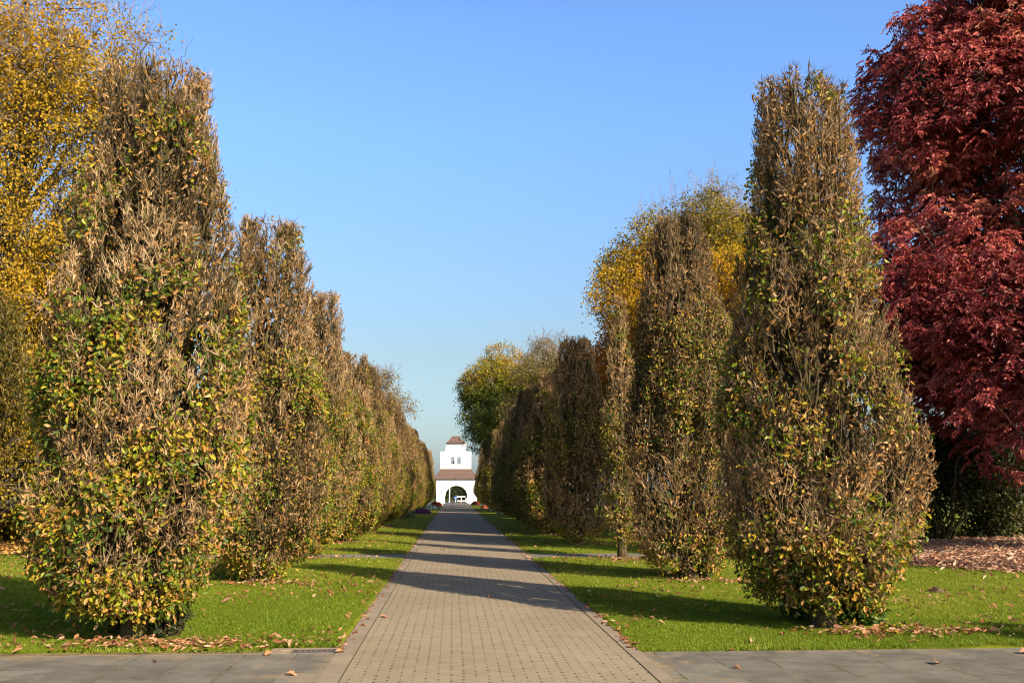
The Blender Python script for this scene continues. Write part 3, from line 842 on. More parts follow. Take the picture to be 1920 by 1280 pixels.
def slab_mat(name, c0, c1, W, D, jointc, sand=None, jw=.008, spec=.3, stag=.5):
    m, nt, out = new_mat(name); g = G(nt)
    oc = g.objco(); sp = g.n('ShaderNodeSeparateXYZ'); g.set(sp.inputs[0], oc)
    u = g.math('DIVIDE', sp.outputs[0], W); cu = g.math('FLOOR', u)
    v = g.math('ADD', g.math('DIVIDE', sp.outputs[1], D), g.math('MULTIPLY', g.math('MODULO', g.math('ABSOLUTE', cu), 2.0), stag)); cv = g.math('FLOOR', v)
    fu = g.math('SUBTRACT', u, cu); fv = g.math('SUBTRACT', v, cv)
    cmb = g.n('ShaderNodeCombineXYZ'); g.set(cmb.inputs[0], cu); g.set(cmb.inputs[1], cv)
    wn = g.n('ShaderNodeTexWhiteNoise', noise_dimensions='3D'); g.set(wn.inputs['Vector'], cmb.outputs[0])
    du = g.math('MULTIPLY', g.math('MINIMUM', fu, g.math('SUBTRACT', 1.0, fu)), W); dv = g.math('MULTIPLY', g.math('MINIMUM', fv, g.math('SUBTRACT', 1.0, fv)), D)
    nj = g.noise(oc, 3.0, 4, .7)
    d = g.math('MINIMUM', du, dv)
    j = g.math('LESS_THAN', d, g.mapr(nj, .38, .66, 0.0005, jw))
    fine = g.noise(oc, 150, 2, .7); big = g.noise(oc, 1.9, 6, .72)
    col = g.mix(g.mapr(big, .36, .64, 0, 1), c0 + (1,), c1 + (1,))
    hs = g.n('ShaderNodeHueSaturation'); g.set(hs.inputs['Color'], col)
    g.set(hs.inputs['Value'], g.math('MULTIPLY', g.mapr(wn.outputs['Value'], 0, 1, .86, 1.14), g.mapr(fine, .25, .75, .82, 1.18)))
    col = hs.outputs[0]
    if sand is not None:
        sn = g.math('ADD', g.noise(oc, 2.4, 5, .65), sand(g, sp))
        col = g.mix(g.mapr(sn, .60, .80, 0, .85), col, (.29, .205, .115, 1))
    jc = g.mix(g.math('GREATER_THAN', g.noise(oc, 2.0, 2), .52), jointc + (1,), (.17, .13, .075, 1))
    col = g.mix(g.math('MULTIPLY', j, .85), col, jc)
    h = g.math('SUBTRACT', g.math('MULTIPLY', fine, .3), j)
    g.principled(out, col, .8, g.bump(h, .35, .006), spec)
    return m


def sheet(name, x0, x1, y0, y1, z, mat, th=.0, kind='structure'):
    b = MB()
    if th: b.box(x0, x1, y0, y1, z - th, z)
    else: b.add([(x0, y0, z), (x1, y0, z), (x1, y1, z), (x0, y1, z)], [0, 1, 2, 3], [4])
    o = b.build(name, mat); tag(o, kind=kind); return o


def grass_ground_mat():
    m, nt, out = new_mat('lawn_turf'); g = G(nt)
    oc = g.objco()
    a = g.noise(oc, .8, 4); b = g.noise(oc, 55, 3, .7); c = g.noise(oc, 4.5, 4, .65)
    col = g.mix(g.mapr(a, .3, .7, 0, 1), (.13, .165, .010, 1), (.21, .215, .018, 1))
    col = g.mix(g.mapr(c, .52, .72, 0, .55), col, (.17, .165, .03, 1))
    hs = g.n('ShaderNodeHueSaturation'); g.set(hs.inputs['Color'], col); g.set(hs.inputs['Value'], g.mapr(b, .25, .75, .55, 1.35))
    g.principled(out, hs.outputs[0], .95, g.bump(b, .7, .03), .05)
    return m


def far_ground_mat():
    m, nt, out = new_mat('meadow'); g = G(nt)
    oc = g.objco(); a = g.noise(oc, .03, 5); b = g.noise(oc, 2, 4)
    col = g.mix(g.mapr(a, .3, .7, 0, 1), (.055, .075, .012, 1), (.10, .11, .025, 1))
    hs = g.n('ShaderNodeHueSaturation'); g.set(hs.inputs['Color'], col); g.set(hs.inputs['Value'], g.mapr(b, .3, .7, .8, 1.2))
    g.principled(out, hs.outputs[0], .95, None, .05)
    return m


def soil_mat(name, c0, c1):
    m, nt, out = new_mat(name); g = G(nt)
    oc = g.objco(); a = g.noise(oc, 2.5, 5, .65); b = g.noise(oc, 40, 3, .7)
    col = g.mix(g.mapr(a, .35, .65, 0, 1), c0 + (1,), c1 + (1,))
    hs = g.n('ShaderNodeHueSaturation'); g.set(hs.inputs['Color'], col); g.set(hs.inputs['Value'], g.mapr(b, .25, .75, .6, 1.4))
    g.principled(out, hs.outputs[0], .95, g.bump(b, .6, .02), .05)
    return m


M_pave = paver_mat()
M_edge = slab_mat('edge_slabs', (.215, .165, .112), (.275, .212, .145), 3.0, 1.0, (.10, .075, .04), jw=.006, stag=0)
M_slab = slab_mat('grey_slabs', (.105, .092, .072), (.185, .163, .128), .54, .52, (.075, .072, .018), jw=.017,
                  sand=lambda g, sp: g.math('MAXIMUM', g.mapr(g.math('ABSOLUTE', g.math('SUBTRACT', sp.outputs[0], .4)), 1.6, 2.5, .22, -.02), g.mapr(sp.outputs[1], 10.05, 10.7, -.02, .16)))
M_cross = slab_mat('cross_path_slabs', (.15, .13, .105), (.21, .185, .15), .5, .5, (.07, .06, .03))
M_turf = grass_ground_mat()
M_soil = soil_mat('dark_soil', (.060, .040, .025), (.13, .085, .05))
M_dirt = soil_mat('pale_dirt', (.13, .095, .055), (.26, .19, .11))
M_asph = slab_mat('pale_asphalt', (.12, .115, .11), (.16, .15, .14), 40, 40, (.08, .08, .08))
M_mortar = plain('mortar', (.27, .20, .13), .9, .2, 6)

sheet('ground', -2500, 2500, -60, 5000, -.06, far_ground_mat())
YF, YFR, XDR, YDR = 10.75, 10.60, -1.95, 11.04   # front edges of the lawns, cut-out round the drain
YC0, YC1 = 25.35, 26.9         # cross path
XE0, XE1 = -1.22, 2.03          # grass edges of the brick path
YE = 118.0
sheet('brick_path', -1.008, 1.872, -4, YE, 0, M_pave, .055)
for nm, x0, x1 in (('path_edging', XE0, -1.024), ('path_edging', 1.888, XE1)):
    sheet(nm, x0, x1, -4, YE, 0, M_edge, .055)
b = MB(); b.box(-1.024, -1.008, -4, YE, -.05, -.010); b.box(1.872, 1.888, -4, YE, -.05, -.010)
tag(b.build('path_joints', plain('mossy_joint', (.055, .06, .014), .95, .4, 3)), kind='structure')
sheet('pavement', -26, XE0 - .003, -4, YF - .06, -.004, M_slab, .05)
sheet('pavement', XE1 + .003, 11.5, -4, YFR - .003, -.004, M_slab, .05)
sheet('pavement', 11.503, 26, 5.5, YFR - .003, -.004, M_slab, .05)
sheet('cross_path', -9.5, XE0 - .003, YC0, YC1, 0, M_cross, .05)
sheet('cross_path', XE1 + .003, 11, YC0, YC1, .0, M_cross, .05)
sheet('gate_road', -60, 60, YE + .003, 152, -.004, M_asph, .05)

# lawns: gently uneven sheets with a wavering edge
nzl = Noise(.9, 77); nze = Noise(2.2, 78)
def lawn(x0, x1, y0, y1, name):
    b = MB()
    nx = int(min(160, max(30, (x1 - x0) / .22))); ny = int(min(220, max(12, (y1 - y0) / .22)))
    xs = np.linspace(x0, x1, nx); ys = np.linspace(y0, y1, ny)
    XX, YY = np.meshgrid(xs, ys)
    P = np.stack([XX.ravel(), YY.ravel(), np.zeros(XX.size)], 1)
    P[:, 2] = .012 + .010 * nzl(P)
    i = np.arange(nx - 1)[None, :] + np.arange(ny - 1)[:, None] * nx
    q = np.stack([i, i + 1, i + 1 + nx, i + nx], -1).reshape(-1, 4)
    e = ((XX < x0 + 1e-4) | (XX > x1 - 1e-4) | (YY < y0 + 1e-4) | (YY > y1 - 1e-4)).ravel()
    w = nze(P * 2.0) * .018
    ex = ((np.abs(XX - XE0) < 1e-3) | (np.abs(XX - XE1) < 1e-3)).ravel(); P[ex, 0] += w[ex]
    ey = (np.abs(YY - YF) < .3).ravel() & e & (np.abs(YY - y0) < 1e-4).ravel(); P[ey, 1] += w[ey] * 1.5
    P[e, 2] = -.03
    b.add(P, q, np.full(len(q), 4))
    o = b.build(name, M_turf, smooth=True); tag(o, kind='structure')

lawn(-34, XDR, YF, YC0, 'lawn'); lawn(XDR + .002, XE0, YDR, YC0, 'lawn'); lawn(-34, XE0, YC1, YE, 'lawn'); lawn(-34, -9.503, YC0 + .002, YC1 - .002, 'lawn'); lawn(11.003, 36, YC0 + .002, YC1 - .002, 'lawn')
lawn(XE1, 36, YFR, YC0, 'lawn'); lawn(XE1, 36, YC1, YE, 'lawn'); lawn(11.5, 26, -4, 5.5, 'lawn')
# bare soil strip in front of the lawns
sheet('soil_strip', -26, XDR, YF - .057, YF + .1, -.001, M_dirt, .03)
sheet('drain_surround', XDR + .002, XE0 - .004, YF - .057, YDR + .03, -.003, M_mortar, .04)
# litter beds under the big trees: brown ground with an irregular outline
def bed(cx, cy, rx, ry, seed, name):
    g = Noise(1.0, seed)
    n = 90; a = np.linspace(0, 2 * PI, n, endpoint=False)
    r = 1 + .12 * g(np.stack([np.cos(a) * 3, np.sin(a) * 3, 0 * a], 1))
    v = np.stack([cx + np.cos(a) * rx * r, cy + np.sin(a) * ry * r, 0 * a + .036], 1)
    b = MB(); b.add(v, list(range(n)), [n]); tag(b.build(name, M_litsoil), kind='structure')
    return cx, cy, rx, ry, g

M_litsoil = soil_mat('litter_soil', (.10, .05, .03), (.20, .10, .06))
M_litter = leaf_mat('litter_leaf', [(0, (.10, .032, .016)), (.35, (.26, .095, .040)), (.7, (.40, .20, .095)), (1, (.50, .34, .19))], .15, .06, .3)
M_litter2 = leaf_mat('golden_litter_leaf', [(0, (.20, .09, .025)), (.5, (.46, .22, .05)), (1, (.55, .38, .12))], .15, .04, .3)
BED_R = bed(19.5, 27.3, 12.0, 8.6, 5, 'litter_bed')
BED_L = bed(-20.5, 34.0, 10.5, 8.2, 6, 'litter_bed')

def in_bed(P, B, grow=0.0):
    cx, cy, rx, ry, g = B
    dx, dy = (P[:, 0] - cx) / rx, (P[:, 1] - cy) / ry
    a = np.arctan2(dy, dx)
    r = 1 + .12 * g(np.stack([np.cos(a) * 3, np.sin(a) * 3, 0 * a], 1))
    return np.sqrt(dx * dx + dy * dy) - r < grow

def flat_leaves(b, P, size, tint, tpl, g, tilt=.35):
    n = len(P); a = g.uniform(0, 2 * PI, n)
    ax = np.stack([np.cos(a), np.sin(a), g.normal(size=n) * tilt * .5], 1)
    nr = unit(np.array([0, 0, 1.]) + g.normal(size=(n, 3)) * tilt)
    b.leaves(P, ax, nr, size, tpl, tint, curl=g.uniform(-.6, .7, n))

g = np.random.default_rng(88)
b = MB()
P = np.stack([g.uniform(7, 28, 46000), g.uniform(17.2, 36, 46000), np.zeros(46000)], 1)
soft = in_bed(P, BED_R, -.05) | (in_bed(P, BED_R, .05) & (g.uniform(size=len(P)) < .5)) | (in_bed(P, BED_R, .22) & (g.uniform(size=len(P)) < .08))
P = P[soft]; P[:, 2] = .04 + g.uniform(0, .05, len(P))
flat_leaves(b, P, g.uniform(.09, .18, len(P)), np.clip(g.normal(.55, .25, len(P)), 0, 1), T_LANCE, g, .45)
M_litter3 = leaf_mat('pink_litter_leaf', [(0, (.14, .05, .03)), (.35, (.34, .15, .085)), (.7, (.50, .29, .18)), (1, (.62, .46, .30))], .15, .06, .3)
tag(b.build('leaf_litter', M_litter3), 'carpet of fallen pinkish brown leaves under the crimson tree', 'fallen leaves', kind='stuff')
b = MB()
P = np.stack([g.uniform(-32, -9, 40000), g.uniform(24.5, 43, 40000), np.zeros(40000)], 1)
soft = in_bed(P, BED_L, -.05) | (in_bed(P, BED_L, .10) & (g.uniform(size=len(P)) < .4))
P = P[soft]; P[:, 2] = .04 + g.uniform(0, .05, len(P))
flat_leaves(b, P, g.uniform(.08, .14, len(P)), np.clip(g.normal(.55, .25, len(P)), 0, 1), T_OVAL, g, .45)
tag(b.build('leaf_litter', M_litter2), 'carpet of fallen orange leaves under the golden linden', 'fallen leaves', kind='stuff')

# loose leaves on the lawns, thicker under the oaks and along the path edges
oakpos = [(XL, 11.9 + 7.05 * k) for k in range(8)] + [(4.88, 12.35), (4.62, 19.0), (4.36, 24.7), (4.2, 31.4), (4.0, 38.0), (3.95, 44.6)]
def on_lawn(P):
    return ((P[:, 0] < XE0 - .02) | (P[:, 0] > XE1 + .02)) & (P[:, 1] > np.where(P[:, 0] < XDR, YF + .01, np.where(P[:, 0] < 0, YDR + .01, YFR + .01))) & ~((P[:, 1] > YC0 - .05) & (P[:, 1] < YC1 + .05) & (P[:, 0] > -9.5) & (P[:, 0] < 11)) & (P[:, 1] < YE)
b = MB()
n = 30000
P = np.stack([g.uniform(-13, 15, n), YF + 38 * g.uniform(0, 1, n) ** 1.5, np.zeros(n)], 1)
P = P[on_lawn(P) & (Noise(1.1, 31)(P) + g.uniform(-.9, .9, len(P)) > .25)]
more = []
for i, (x, y) in enumerate(oakpos):
    m = 430 if y < 13 else 200
    cx, cy = (x + .55, y - .75) if y < 13 else (x + .3, y - .8)
    q = np.stack([cx + g.normal(size=m) * .68, cy + g.normal(size=m) * .24, np.zeros(m)], 1); more.append(q)
m = 900
e = np.stack([np.where(g.uniform(size=m) < .5, XE0 + .02 - np.abs(g.normal(size=m)) * .05 + .05, XE1 - .02 + np.abs(g.normal(size=m)) * .05 - .05), YF + g.uniform(0, 1, m) ** 1.2 * 70, np.zeros(m)], 1)
Q = np.concatenate(more); Q = Q[on_lawn(Q)]
P = np.concatenate([P, Q]); P[:, 2] = .045 + g.uniform(0, .03, len(P))
e[:, 2] = np.where((e[:, 0] > XE0) & (e[:, 0] < XE1), .012, .045)
P = np.concatenate([P, e])
flat_leaves(b, P, g.uniform(.025, .075, len(P)) + .035 * (g.uniform(size=len(P)) < .22), np.clip(g.normal(.52, .22, len(P)), 0, 1), T_OAK2, g, .38)
tag(b.build('fallen_leaves', M_litter), 'loose fallen oak leaves scattered over the lawns and path edges', 'fallen leaves', kind='stuff')

# grass blades
M_grass = leaf_mat('grass_blade', [(0, (.09, .140, .008)), (.5, (.170, .238, .014)), (.85, (.31, .305, .035)), (1, (.52, .40, .13))], .35, .03, .25, .5)
T_BLADE = (np.array([(-.09, 0, 0), (.09, 0, 0), (.05, .55, .05), (0, 1, .22), (-.05, .55, .05)]), np.array([0, 1, 2, 4, 4, 2, 3]), [4, 3])
g = np.random.default_rng(99)
n = 620000
Y = 1 / (1 / 10.0 - g.uniform(0, 1, n) * (1 / 10.0 - 1 / 46.0))
xl, xr = -.60 * Y - .5, .53 * Y + 1.0
P = np.stack([g.uniform(0, 1, n) * (xr - xl) + xl, Y, np.zeros(n)], 1)
w_ = np.stack([.05 * Noise(3.0, 71)(P) + .02 * Noise(11.0, 73)(P), .06 * Noise(2.5, 72)(P) + .02 * Noise(11.0, 74)(P), np.zeros(len(P))], 1)
P = P[on_lawn(P + w_)]
P = P[~in_bed(P, BED_R, -.02) & ~in_bed(P, BED_L, -.02)]
bare_ = np.zeros(len(P), bool)
for x, y in oakpos: bare_ |= ((P[:, 0] - x) ** 2 + (P[:, 1] - y) ** 2 < .30)
worn = (P[:, 1] < YF + .10 + .22 * (Noise(2.5, 44)(P) + .4)) & (P[:, 0] < -1.9)
P = P[~bare_ & ~(worn & (g.uniform(size=len(P)) < .75))]
n = len(P)
P[:, 2] = .012 + .010 * nzl(P) - .006
patch = Noise(1.3, 45)(P); fine = Noise(5.0, 46)(P)
a = g.uniform(0, 2 * PI, n)
ax = unit(np.stack([np.cos(a) * .6, np.sin(a) * .6, np.ones(n)], 1) + g.normal(size=(n, 3)) * .25)
nr = np.stack([np.cos(a), np.sin(a), np.full(n, -.3)], 1)
far = np.clip((P[:, 1] - 12) / 25, 0, 1)
hgt = (.030 + .016 * g.uniform(size=n) + .008 * fine) * (1 + far * .8)
tv, tl, ts = T_BLADE
tint = np.clip(.45 + .15 * patch + .17 * Noise(.45, 47)(P) + .1 * fine + g.normal(size=n) * .16 + (g.uniform(size=n) < .05) * .35, 0, 1)
b = MB()
b.leaves(P, ax, nr, hgt, T_BLADE, tint)
tag(b.build('grass', M_grass), 'short mown green grass of the lawns beside the path', 'grass', kind='stuff')

# single leaves on the paving
M_leaf1 = M_litter
spots = [((1408, 1207), .16, .85, 'large pale curled leaf at the lawn edge of the right pavement'), ((1377, 1222), .085, .35, 'small red brown leaf on the right pavement below the large pale leaf'),
         ((1374, 1251), .085, .6, 'upright tan leaf standing alone on the right grey pavement'), ((1757, 1246), .16, .5, 'flat brown leaf on the right pavement slabs'),
         ((295, 1242), .10, .75, 'tan leaf on the left pavement below the first oak'), ((630, 1224), .12, .7, 'yellow tan leaf lying at the end of the drain grate'),
         ((712, 1157), .10, .45, 'brown leaf on the left path edging beside a leaf heap'), ((1182, 1200), .12, .25, 'dark red leaf against the right path edging'),
         ((1157, 1183), .12, .4, 'curled brown leaf on the right path edging above the dark red one'), ((1133, 1170), .10, .7, 'pale leaf on the right path edging, farthest of three'),
         ((916, 1121), .12, .2, 'thin dark twiglike leaf on the bricks below the first shadow'), ((984, 1046), .16, .9, 'bright pale leaf on the path edging beside the cross path'),
         ((827, 1030), .14, .6, 'orange leaf in the middle of the bricks beyond the cross path'), ((1913, 1225), .16, .55, 'brown leaf on the pavement at the right edge of the photo'),
         ((536, 1265), .10, .65, 'pale leaf on the left pavement below the drain grate'), ((510, 1225), .12, .6, 'orange leaf on the soil left of the drain grate')]
for (pp, s, t, lab) in spots:
    q = gnd(*pp); b = MB()
    a = random.uniform(0, 6.28)
    b.leaves(np.array([[0, 0, .012 + s * .06]]), np.array([[math.cos(a), math.sin(a), .12]]), np.array([[.25, -.35, 1.]]), s, T_OAK, t, curl=[random.uniform(.3, .7)])
    tag(b.build('fallen_leaf', M_leaf1, loc=(q[0], q[1], 0)), lab, 'leaf', 'single leaves on the paving')

# molehill, dandelions
def mound(name, loc, r, h, mat, seed):
    g = np.random.default_rng(seed); b = MB(); nr_, na = 9, 22
    v = [(0, 0, h)]
    for i in range(1, nr_ + 1):
        for j in range(na):
            q = i / nr_; a = j / na * 2 * PI
            v.append((math.cos(a) * r * q * (1 + .1 * g.normal()), math.sin(a) * r * q * (1 + .1 * g.normal()), h * (math.cos(q * PI) * .5 + .5) * (1 + .16 * g.normal()) - .02 * q))
    f, s = [], []
    for j in range(na): f += [0, 1 + j, 1 + (j + 1) % na]; s.append(3)
    for i in range(nr_ - 1):
        for j in range(na):
            f += [1 + i * na + j, 1 + (i + 1) * na + j, 1 + (i + 1) * na + (j + 1) % na, 1 + i * na + (j + 1) % na]; s.append(4)
    b.add(v, f, s); return b.build(name, mat, loc=loc)

q = gnd(1755, 1110); tag(mound('molehill', (q[0], q[1], .01), .21, .085, M_soil, 3), 'small brown molehill on the right lawn before the leaf litter', 'molehill')
M_dand = plain('yellow_petal', (.75, .55, .01), .6, .1, 30)
M_stem = plain('green_stem', (.08, .14, .02), .7, .1, 30)
for i, (px, py) in enumerate(((1663, 1184), (1677, 1183), (1692, 1183), (1672, 1190), (1664, 1193), (1680, 1195), (1684, 1197), (1590, 1172), (1577, 1179), (1547, 1181))):
    q = gnd(px, py)
    t = empty('dandelion', (q[0], q[1], .01)); tag(t, 'tiny yellow dandelion in the grass right of the first right oak' if i < 7 else 'tiny yellow dandelion under the first right oak', 'flower', 'dandelions at the foot of the right oak' if i < 7 else 'dandelions under the right oak')
    b = MB(); b.tubes(np.array([[(0, 0, 0), (.004, 0, .03), (.0, .003, .06)]]), [[.0025] * 3], 5); b.build('stem', M_stem, t)
    b = MB(); ang = np.linspace(0, 2 * PI, 14, endpoint=False)
    ax = np.stack([np.cos(ang), np.sin(ang), 0 * ang + .25], 1)
    b.leaves(np.zeros((14, 3)) + np.array([0, 0, .06]), ax, np.tile([[0, 0, 1.]], (14, 1)), .024, T_LANCE); b.leaves(np.zeros((9, 3)) + np.array([0, 0, .064]), ax[:9] + [0, 0, .6], np.tile([[0, 0, 1.]], (9, 1)), .015, T_LANCE)
    b.build('petals', M_dand, t)

# drain grate
p0, p1 = gnd(541, 1229), gnd(634, 1221)
dx0, dx1, dy0, dy1 = p0[0], XE0 - .03, YF - .045, YF + .125
t = empty('drain_grate', ((dx0 + dx1) / 2, (dy0 + dy1) / 2, 0)); tag(t, 'iron drain grate set in the pavement beside the brick path', 'drain')
w, d = (dx1 - dx0) / 2, (dy1 - dy0) / 2
M_iron = plain('rusty_iron', (.075, .06, .055), .6, .3, 20, .5)
M_pit = plain('drain_pit', (.02, .017, .014), .95)
b = MB(); b.box(-w, w, -d, -d + .018, -.02, .010); b.box(-w, w, d - .018, d, -.02, .010); b.box(-w, -w + .018, -d + .018, d - .018, -.02, .010); b.box(w - .018, w, -d + .018, d - .018, -.02, .010)
b.build('frame', M_iron, t)
b = MB(); b.box(-w + .018, w - .018, -d + .018, d - .018, -.02, -.006); b.build('pit', M_pit, t)
for i in range(7):
    x = -w + .045 + i * (2 * w - .09) / 6
    b = MB(); b.poly_prism([(x - .019, -.005), (x + .019, -.005), (x + .017, .007), (x - .017, .007)], -d + .018, d - .018); b.build('bar', M_iron, t)
b = MB()
for i in range(5):
    x0 = dx0 - .14 + i * (dx1 - dx0 + .14) / 5
    b.box(x0, x0 + (dx1 - dx0 + .14) / 5 - .008, dy1 + .01, dy1 + .135, -.05, .006)
tag(b.build('drain_kerb', M_mortar), kind='structure')

# ------------------------------------------------------------------ gatehouse
YG = 139.0
S = YG / FPX / math.cos(PITCH) * 1.0
def gx(px, py=930): return atY(px, py, YG)[0]
def gz(py): return atY(850, py, YG)[2]
M_white = plain('white_render', (.76, .745, .70), .9, .09, .5, .2)
M_ledge = plain('stone_ledge', (.58, .50, .40), .9, .1, 3, .2)
def tile_mat():
    m, nt, out = new_mat('brown_tiles'); g = G(nt); oc = g.objco()
    wv = g.n('ShaderNodeTexWave', wave_type='BANDS', bands_direction='Z'); g.set(wv.inputs[0], oc); wv.inputs['Scale'].default_value = 1.6; wv.inputs['Distortion'].default_value = .6
    n = g.noise(oc, 3.5, 4, .7)
    col = g.mix(g.mapr(n, .3, .7, 0, 1), (.085, .050, .042, 1), (.155, .098, .080, 1))
    col = g.mix(g.mapr(wv.outputs['Fac'], 0, .3, .35, 0), col, (.05, .03, .025, 1))
    g.principled(out, col, .85, g.bump(wv.outputs['Fac'], .5, .05), .2)
    return m
M_tile = tile_mat()
zb = -.02
x0, x1 = gx(817.3), gx(895.5)
ze = gz(896.5)
ax0, ax1, zs = gx(834.8), gx(876.3), gz(929.5)
axc, ar, azt = (ax0 + ax1) / 2, (ax1 - ax0) / 2, gz(910)
gt = empty('gatehouse', ((x0 + x1) / 2, YG, 0)); tag(gt, 'white gatehouse with arched passage, brown roof and bell gable ending the path', 'gatehouse')
cx = (x0 + x1) / 2
DG = 5.2
# wall with the arched passage through it
def arch(n=20):
    return [(axc - ar * math.cos(t * PI / n), zs + (azt - zs) * math.sin(t * PI / n)) for t in range(n + 1)]
pts = [(x0 + .10, zb), (ax0 - .05, zb), (ax0 - .05, zs - .0), ] + arch() + [(ax1 + .0, zb), (x1 - .10, zb), (x1, ze), (x0, ze)]
pts = [(x - cx, z) for x, z in pts]
b = MB(); b.poly_prism(pts, 0, DG); b.build('wall', M_white, gt)
b = MB(); b.box(x0 - cx + .22, ax0 - cx - .35, -.05, -.003, gz(904.2), gz(903.2)); b.build('string_course', M_white, gt); b = MB(); b.box(ax1 - cx + .1, x1 - cx - .25, -.05, -.003, gz(904.2), gz(903.2))
b.build('string_course', M_white, gt)
# hipped lower roof
zr = gz(878.2)
rx0, rx1 = gx(814.5) - cx, gx(898) - cx
tx0, tx1 = gx(825.5) - cx, gx(883) - cx
b = MB()
v = [(rx0, -.35, ze), (rx1, -.35, ze), (rx1, DG + .35, ze), (rx0, DG + .35, ze), (tx0, .75, zr), (tx1, .75, zr), (tx1, DG - .9, zr), (tx0, DG - .9, zr),
     (rx0, -.35, ze - .10), (rx1, -.35, ze - .10), (rx1, DG + .35, ze - .10), (rx0, DG + .35, ze - .10)]
f = [0, 1, 5, 4, 1, 2, 6, 5, 2, 3, 7, 6, 3, 0, 4, 7, 4, 5, 6, 7, 8, 9, 1, 0, 9, 10, 2, 1, 10, 11, 3, 2, 11, 8, 0, 3, 11, 10, 9, 8]
b.add(v, f, [4] * 10); b.build('roof', M_tile, gt)
# bell gable with two arched openings and curved shoulders
y0g, y1g = .78, 1.9
sx0, sx1, nx0, nx1 = gx(824.6) - cx, gx(883.3) - cx, gx(835) - cx, gx(874) - cx
zsh, znk, ztp = gz(846.5), gz(838.5), gz(829.8)
def shoulder(sgn, n=8):
    """concave curve from the shoulder up to the neck"""
    xs, xn = (sx0, nx0) if sgn < 0 else (sx1, nx1)
    xi = xs + (xn - xs) * .55
    return [(xi + (xn - xi) * math.sin(t / n * PI / 2), zsh + (znk - zsh) * (1 - math.cos(t / n * PI / 2))) for t in range(n + 1)]
ow = []
for a_, b_ in ((844.4, 852.0), (856.3, 863.9)):
    ow.append((gx(a_) - cx, gx(b_) - cx))
zo0, zo1 = gz(869.0), gz(855.2)
def o_arch(xa, xb, n=10):
    r = (xb - xa) / 2; c = (xa + xb) / 2
    return [(c - r * math.cos(t * PI / n), zo1 - r * 1.15 + r * 1.15 * math.sin(t * PI / n)) for t in range(n + 1)]
zlow = zr - .03
mb = MB()
zsp = zo1 - (ow[0][1] - ow[0][0]) / 2 * 1.15
# piers and the sill band, then the head with the two arch cut-outs, butted end to end
mb.box(sx0, sx1, y0g, y1g, zlow, zo0)
mb.box(sx0, ow[0][0], y0g, y1g, zo0, zsp); mb.box(ow[0][1], ow[1][0], y0g, y1g, zo0, zsp); mb.box(ow[1][1], sx1, y0g, y1g, zo0, zsp)
head = [(sx0, zsp)] + o_arch(*ow[0]) + o_arch(*ow[1]) + [(sx1, zsp), (sx1, zsh)] + shoulder(1) + [(nx1, ztp), (nx0, ztp)] + shoulder(-1)[::-1] + [(sx0, zsh)]
mb.poly_prism(head, y0g, y1g)
mb.build('bell_gable', M_white, gt)
b = MB(); b.box(sx0 - .04, sx1 + .04, y0g - .05, y1g + .05, zr - .03, zr + .07); b.build('ledge', M_ledge, gt)
for xa, xb in ow:
    b = MB(); b.box(xa - .05, xb + .05, y0g - .09, y0g - .003, zo0 - .1, zo0 - .005); b.build('sill', M_ledge, gt)
for xs, xi in ((sx0, sx0 + (nx0 - sx0) * .55), (sx1, sx1 + (nx1 - sx1) * .55)):
    b = MB(); b.box(min(xs, xi) - .02, max(xs, xi), y0g - .04, y1g + .04, zsh + .003, zsh + .05); b.build('coping', M_white, gt)
# bell in the left opening
b = MB(); zz = np.linspace(0, 1, 7); P = np.stack([0 * zz, 0 * zz, .42 * zz], 1)
b.tubes(P[None], (np.array([.19, .17, .13, .11, .10, .08, .02]))[None], 14); b.build('bell', plain('bronze', (.16, .09, .05), .5, .2, 5, .5, .6), gt, (ow[0][1] - .16, (y0g + y1g) / 2, zo0 + .02))
# cap roof, flared at the eaves
c0, c1, d0, d1, zt = gx(835.3) - cx, gx(873.3) - cx, gx(847) - cx, gx(860.3) - cx, gz(816.3)
b = MB(); n = 7; v = []; f = []; s = []
yc = (y0g + y1g) / 2
for i in range(n):
    t = i / (n - 1); e = 1 - (1 - t) ** 1.0; w = t ** .78
    xa, xb = c0 + (d0 - c0) * w, c1 + (d1 - c1) * w
    hy = (.95 - .75 * w)
    z = ztp + .005 + (zt - ztp) * t
    v += [(xa, yc - hy, z), (xb, yc - hy, z), (xb, yc + hy, z), (xa, yc + hy, z)]
for i in range(n - 1):
    for j in range(4):
        k = (j + 1) % 4
        f += [i * 4 + j, i * 4 + k, i * 4 + 4 + k, i * 4 + 4 + j]; s.append(4)
f += [4 * n - 4, 4 * n - 3, 4 * n - 2, 4 * n - 1, 3, 2, 1, 0]; s += [4, 4]
b.add(v, f, s); b.build('cap_roof', M_tile, gt)

# things seen through and before the arch
M_wpaint = plain('white_paint', (.78, .78, .74), .5, .05, 4)
M_blue = plain('blue_sign', (.02, .12, .55), .4, .05, 4)
M_redp = plain('red_paint', (.55, .06, .05), .5, .05, 4)
M_grey = plain('grey_metal', (.25, .25, .26), .5, .1, 4)
def pole(name, px, pyb, Y, h, r, mat, lab, cat):
    p = atY(px, pyb, Y)
    t = MB(); t.tubes(np.array([[(0, 0, -.05), (0, 0, h * .5), (0, 0, h)]]), [[r, r, r * .85]], 10, cap=True)
    t.tubes(np.array([[(0, 0, -.05), (0, 0, .12), (0, 0, .2)]]), [[r * 2.2, r * 2.0, r * 1.1]], 10)
    return tag(t.build(name, mat, loc=(p[0], Y, 0), smooth=False), lab, cat)
pole('white_pole', 842.7, 940, 150, 5.0, .085, M_wpaint, 'tall white pole seen through the gatehouse arch', 'pole')
p = atY(854.2, 933, 149)
t = empty('road_sign', (p[0], 149, 0)); tag(t, 'round blue road sign with a white arrow beyond the gatehouse arch', 'sign')
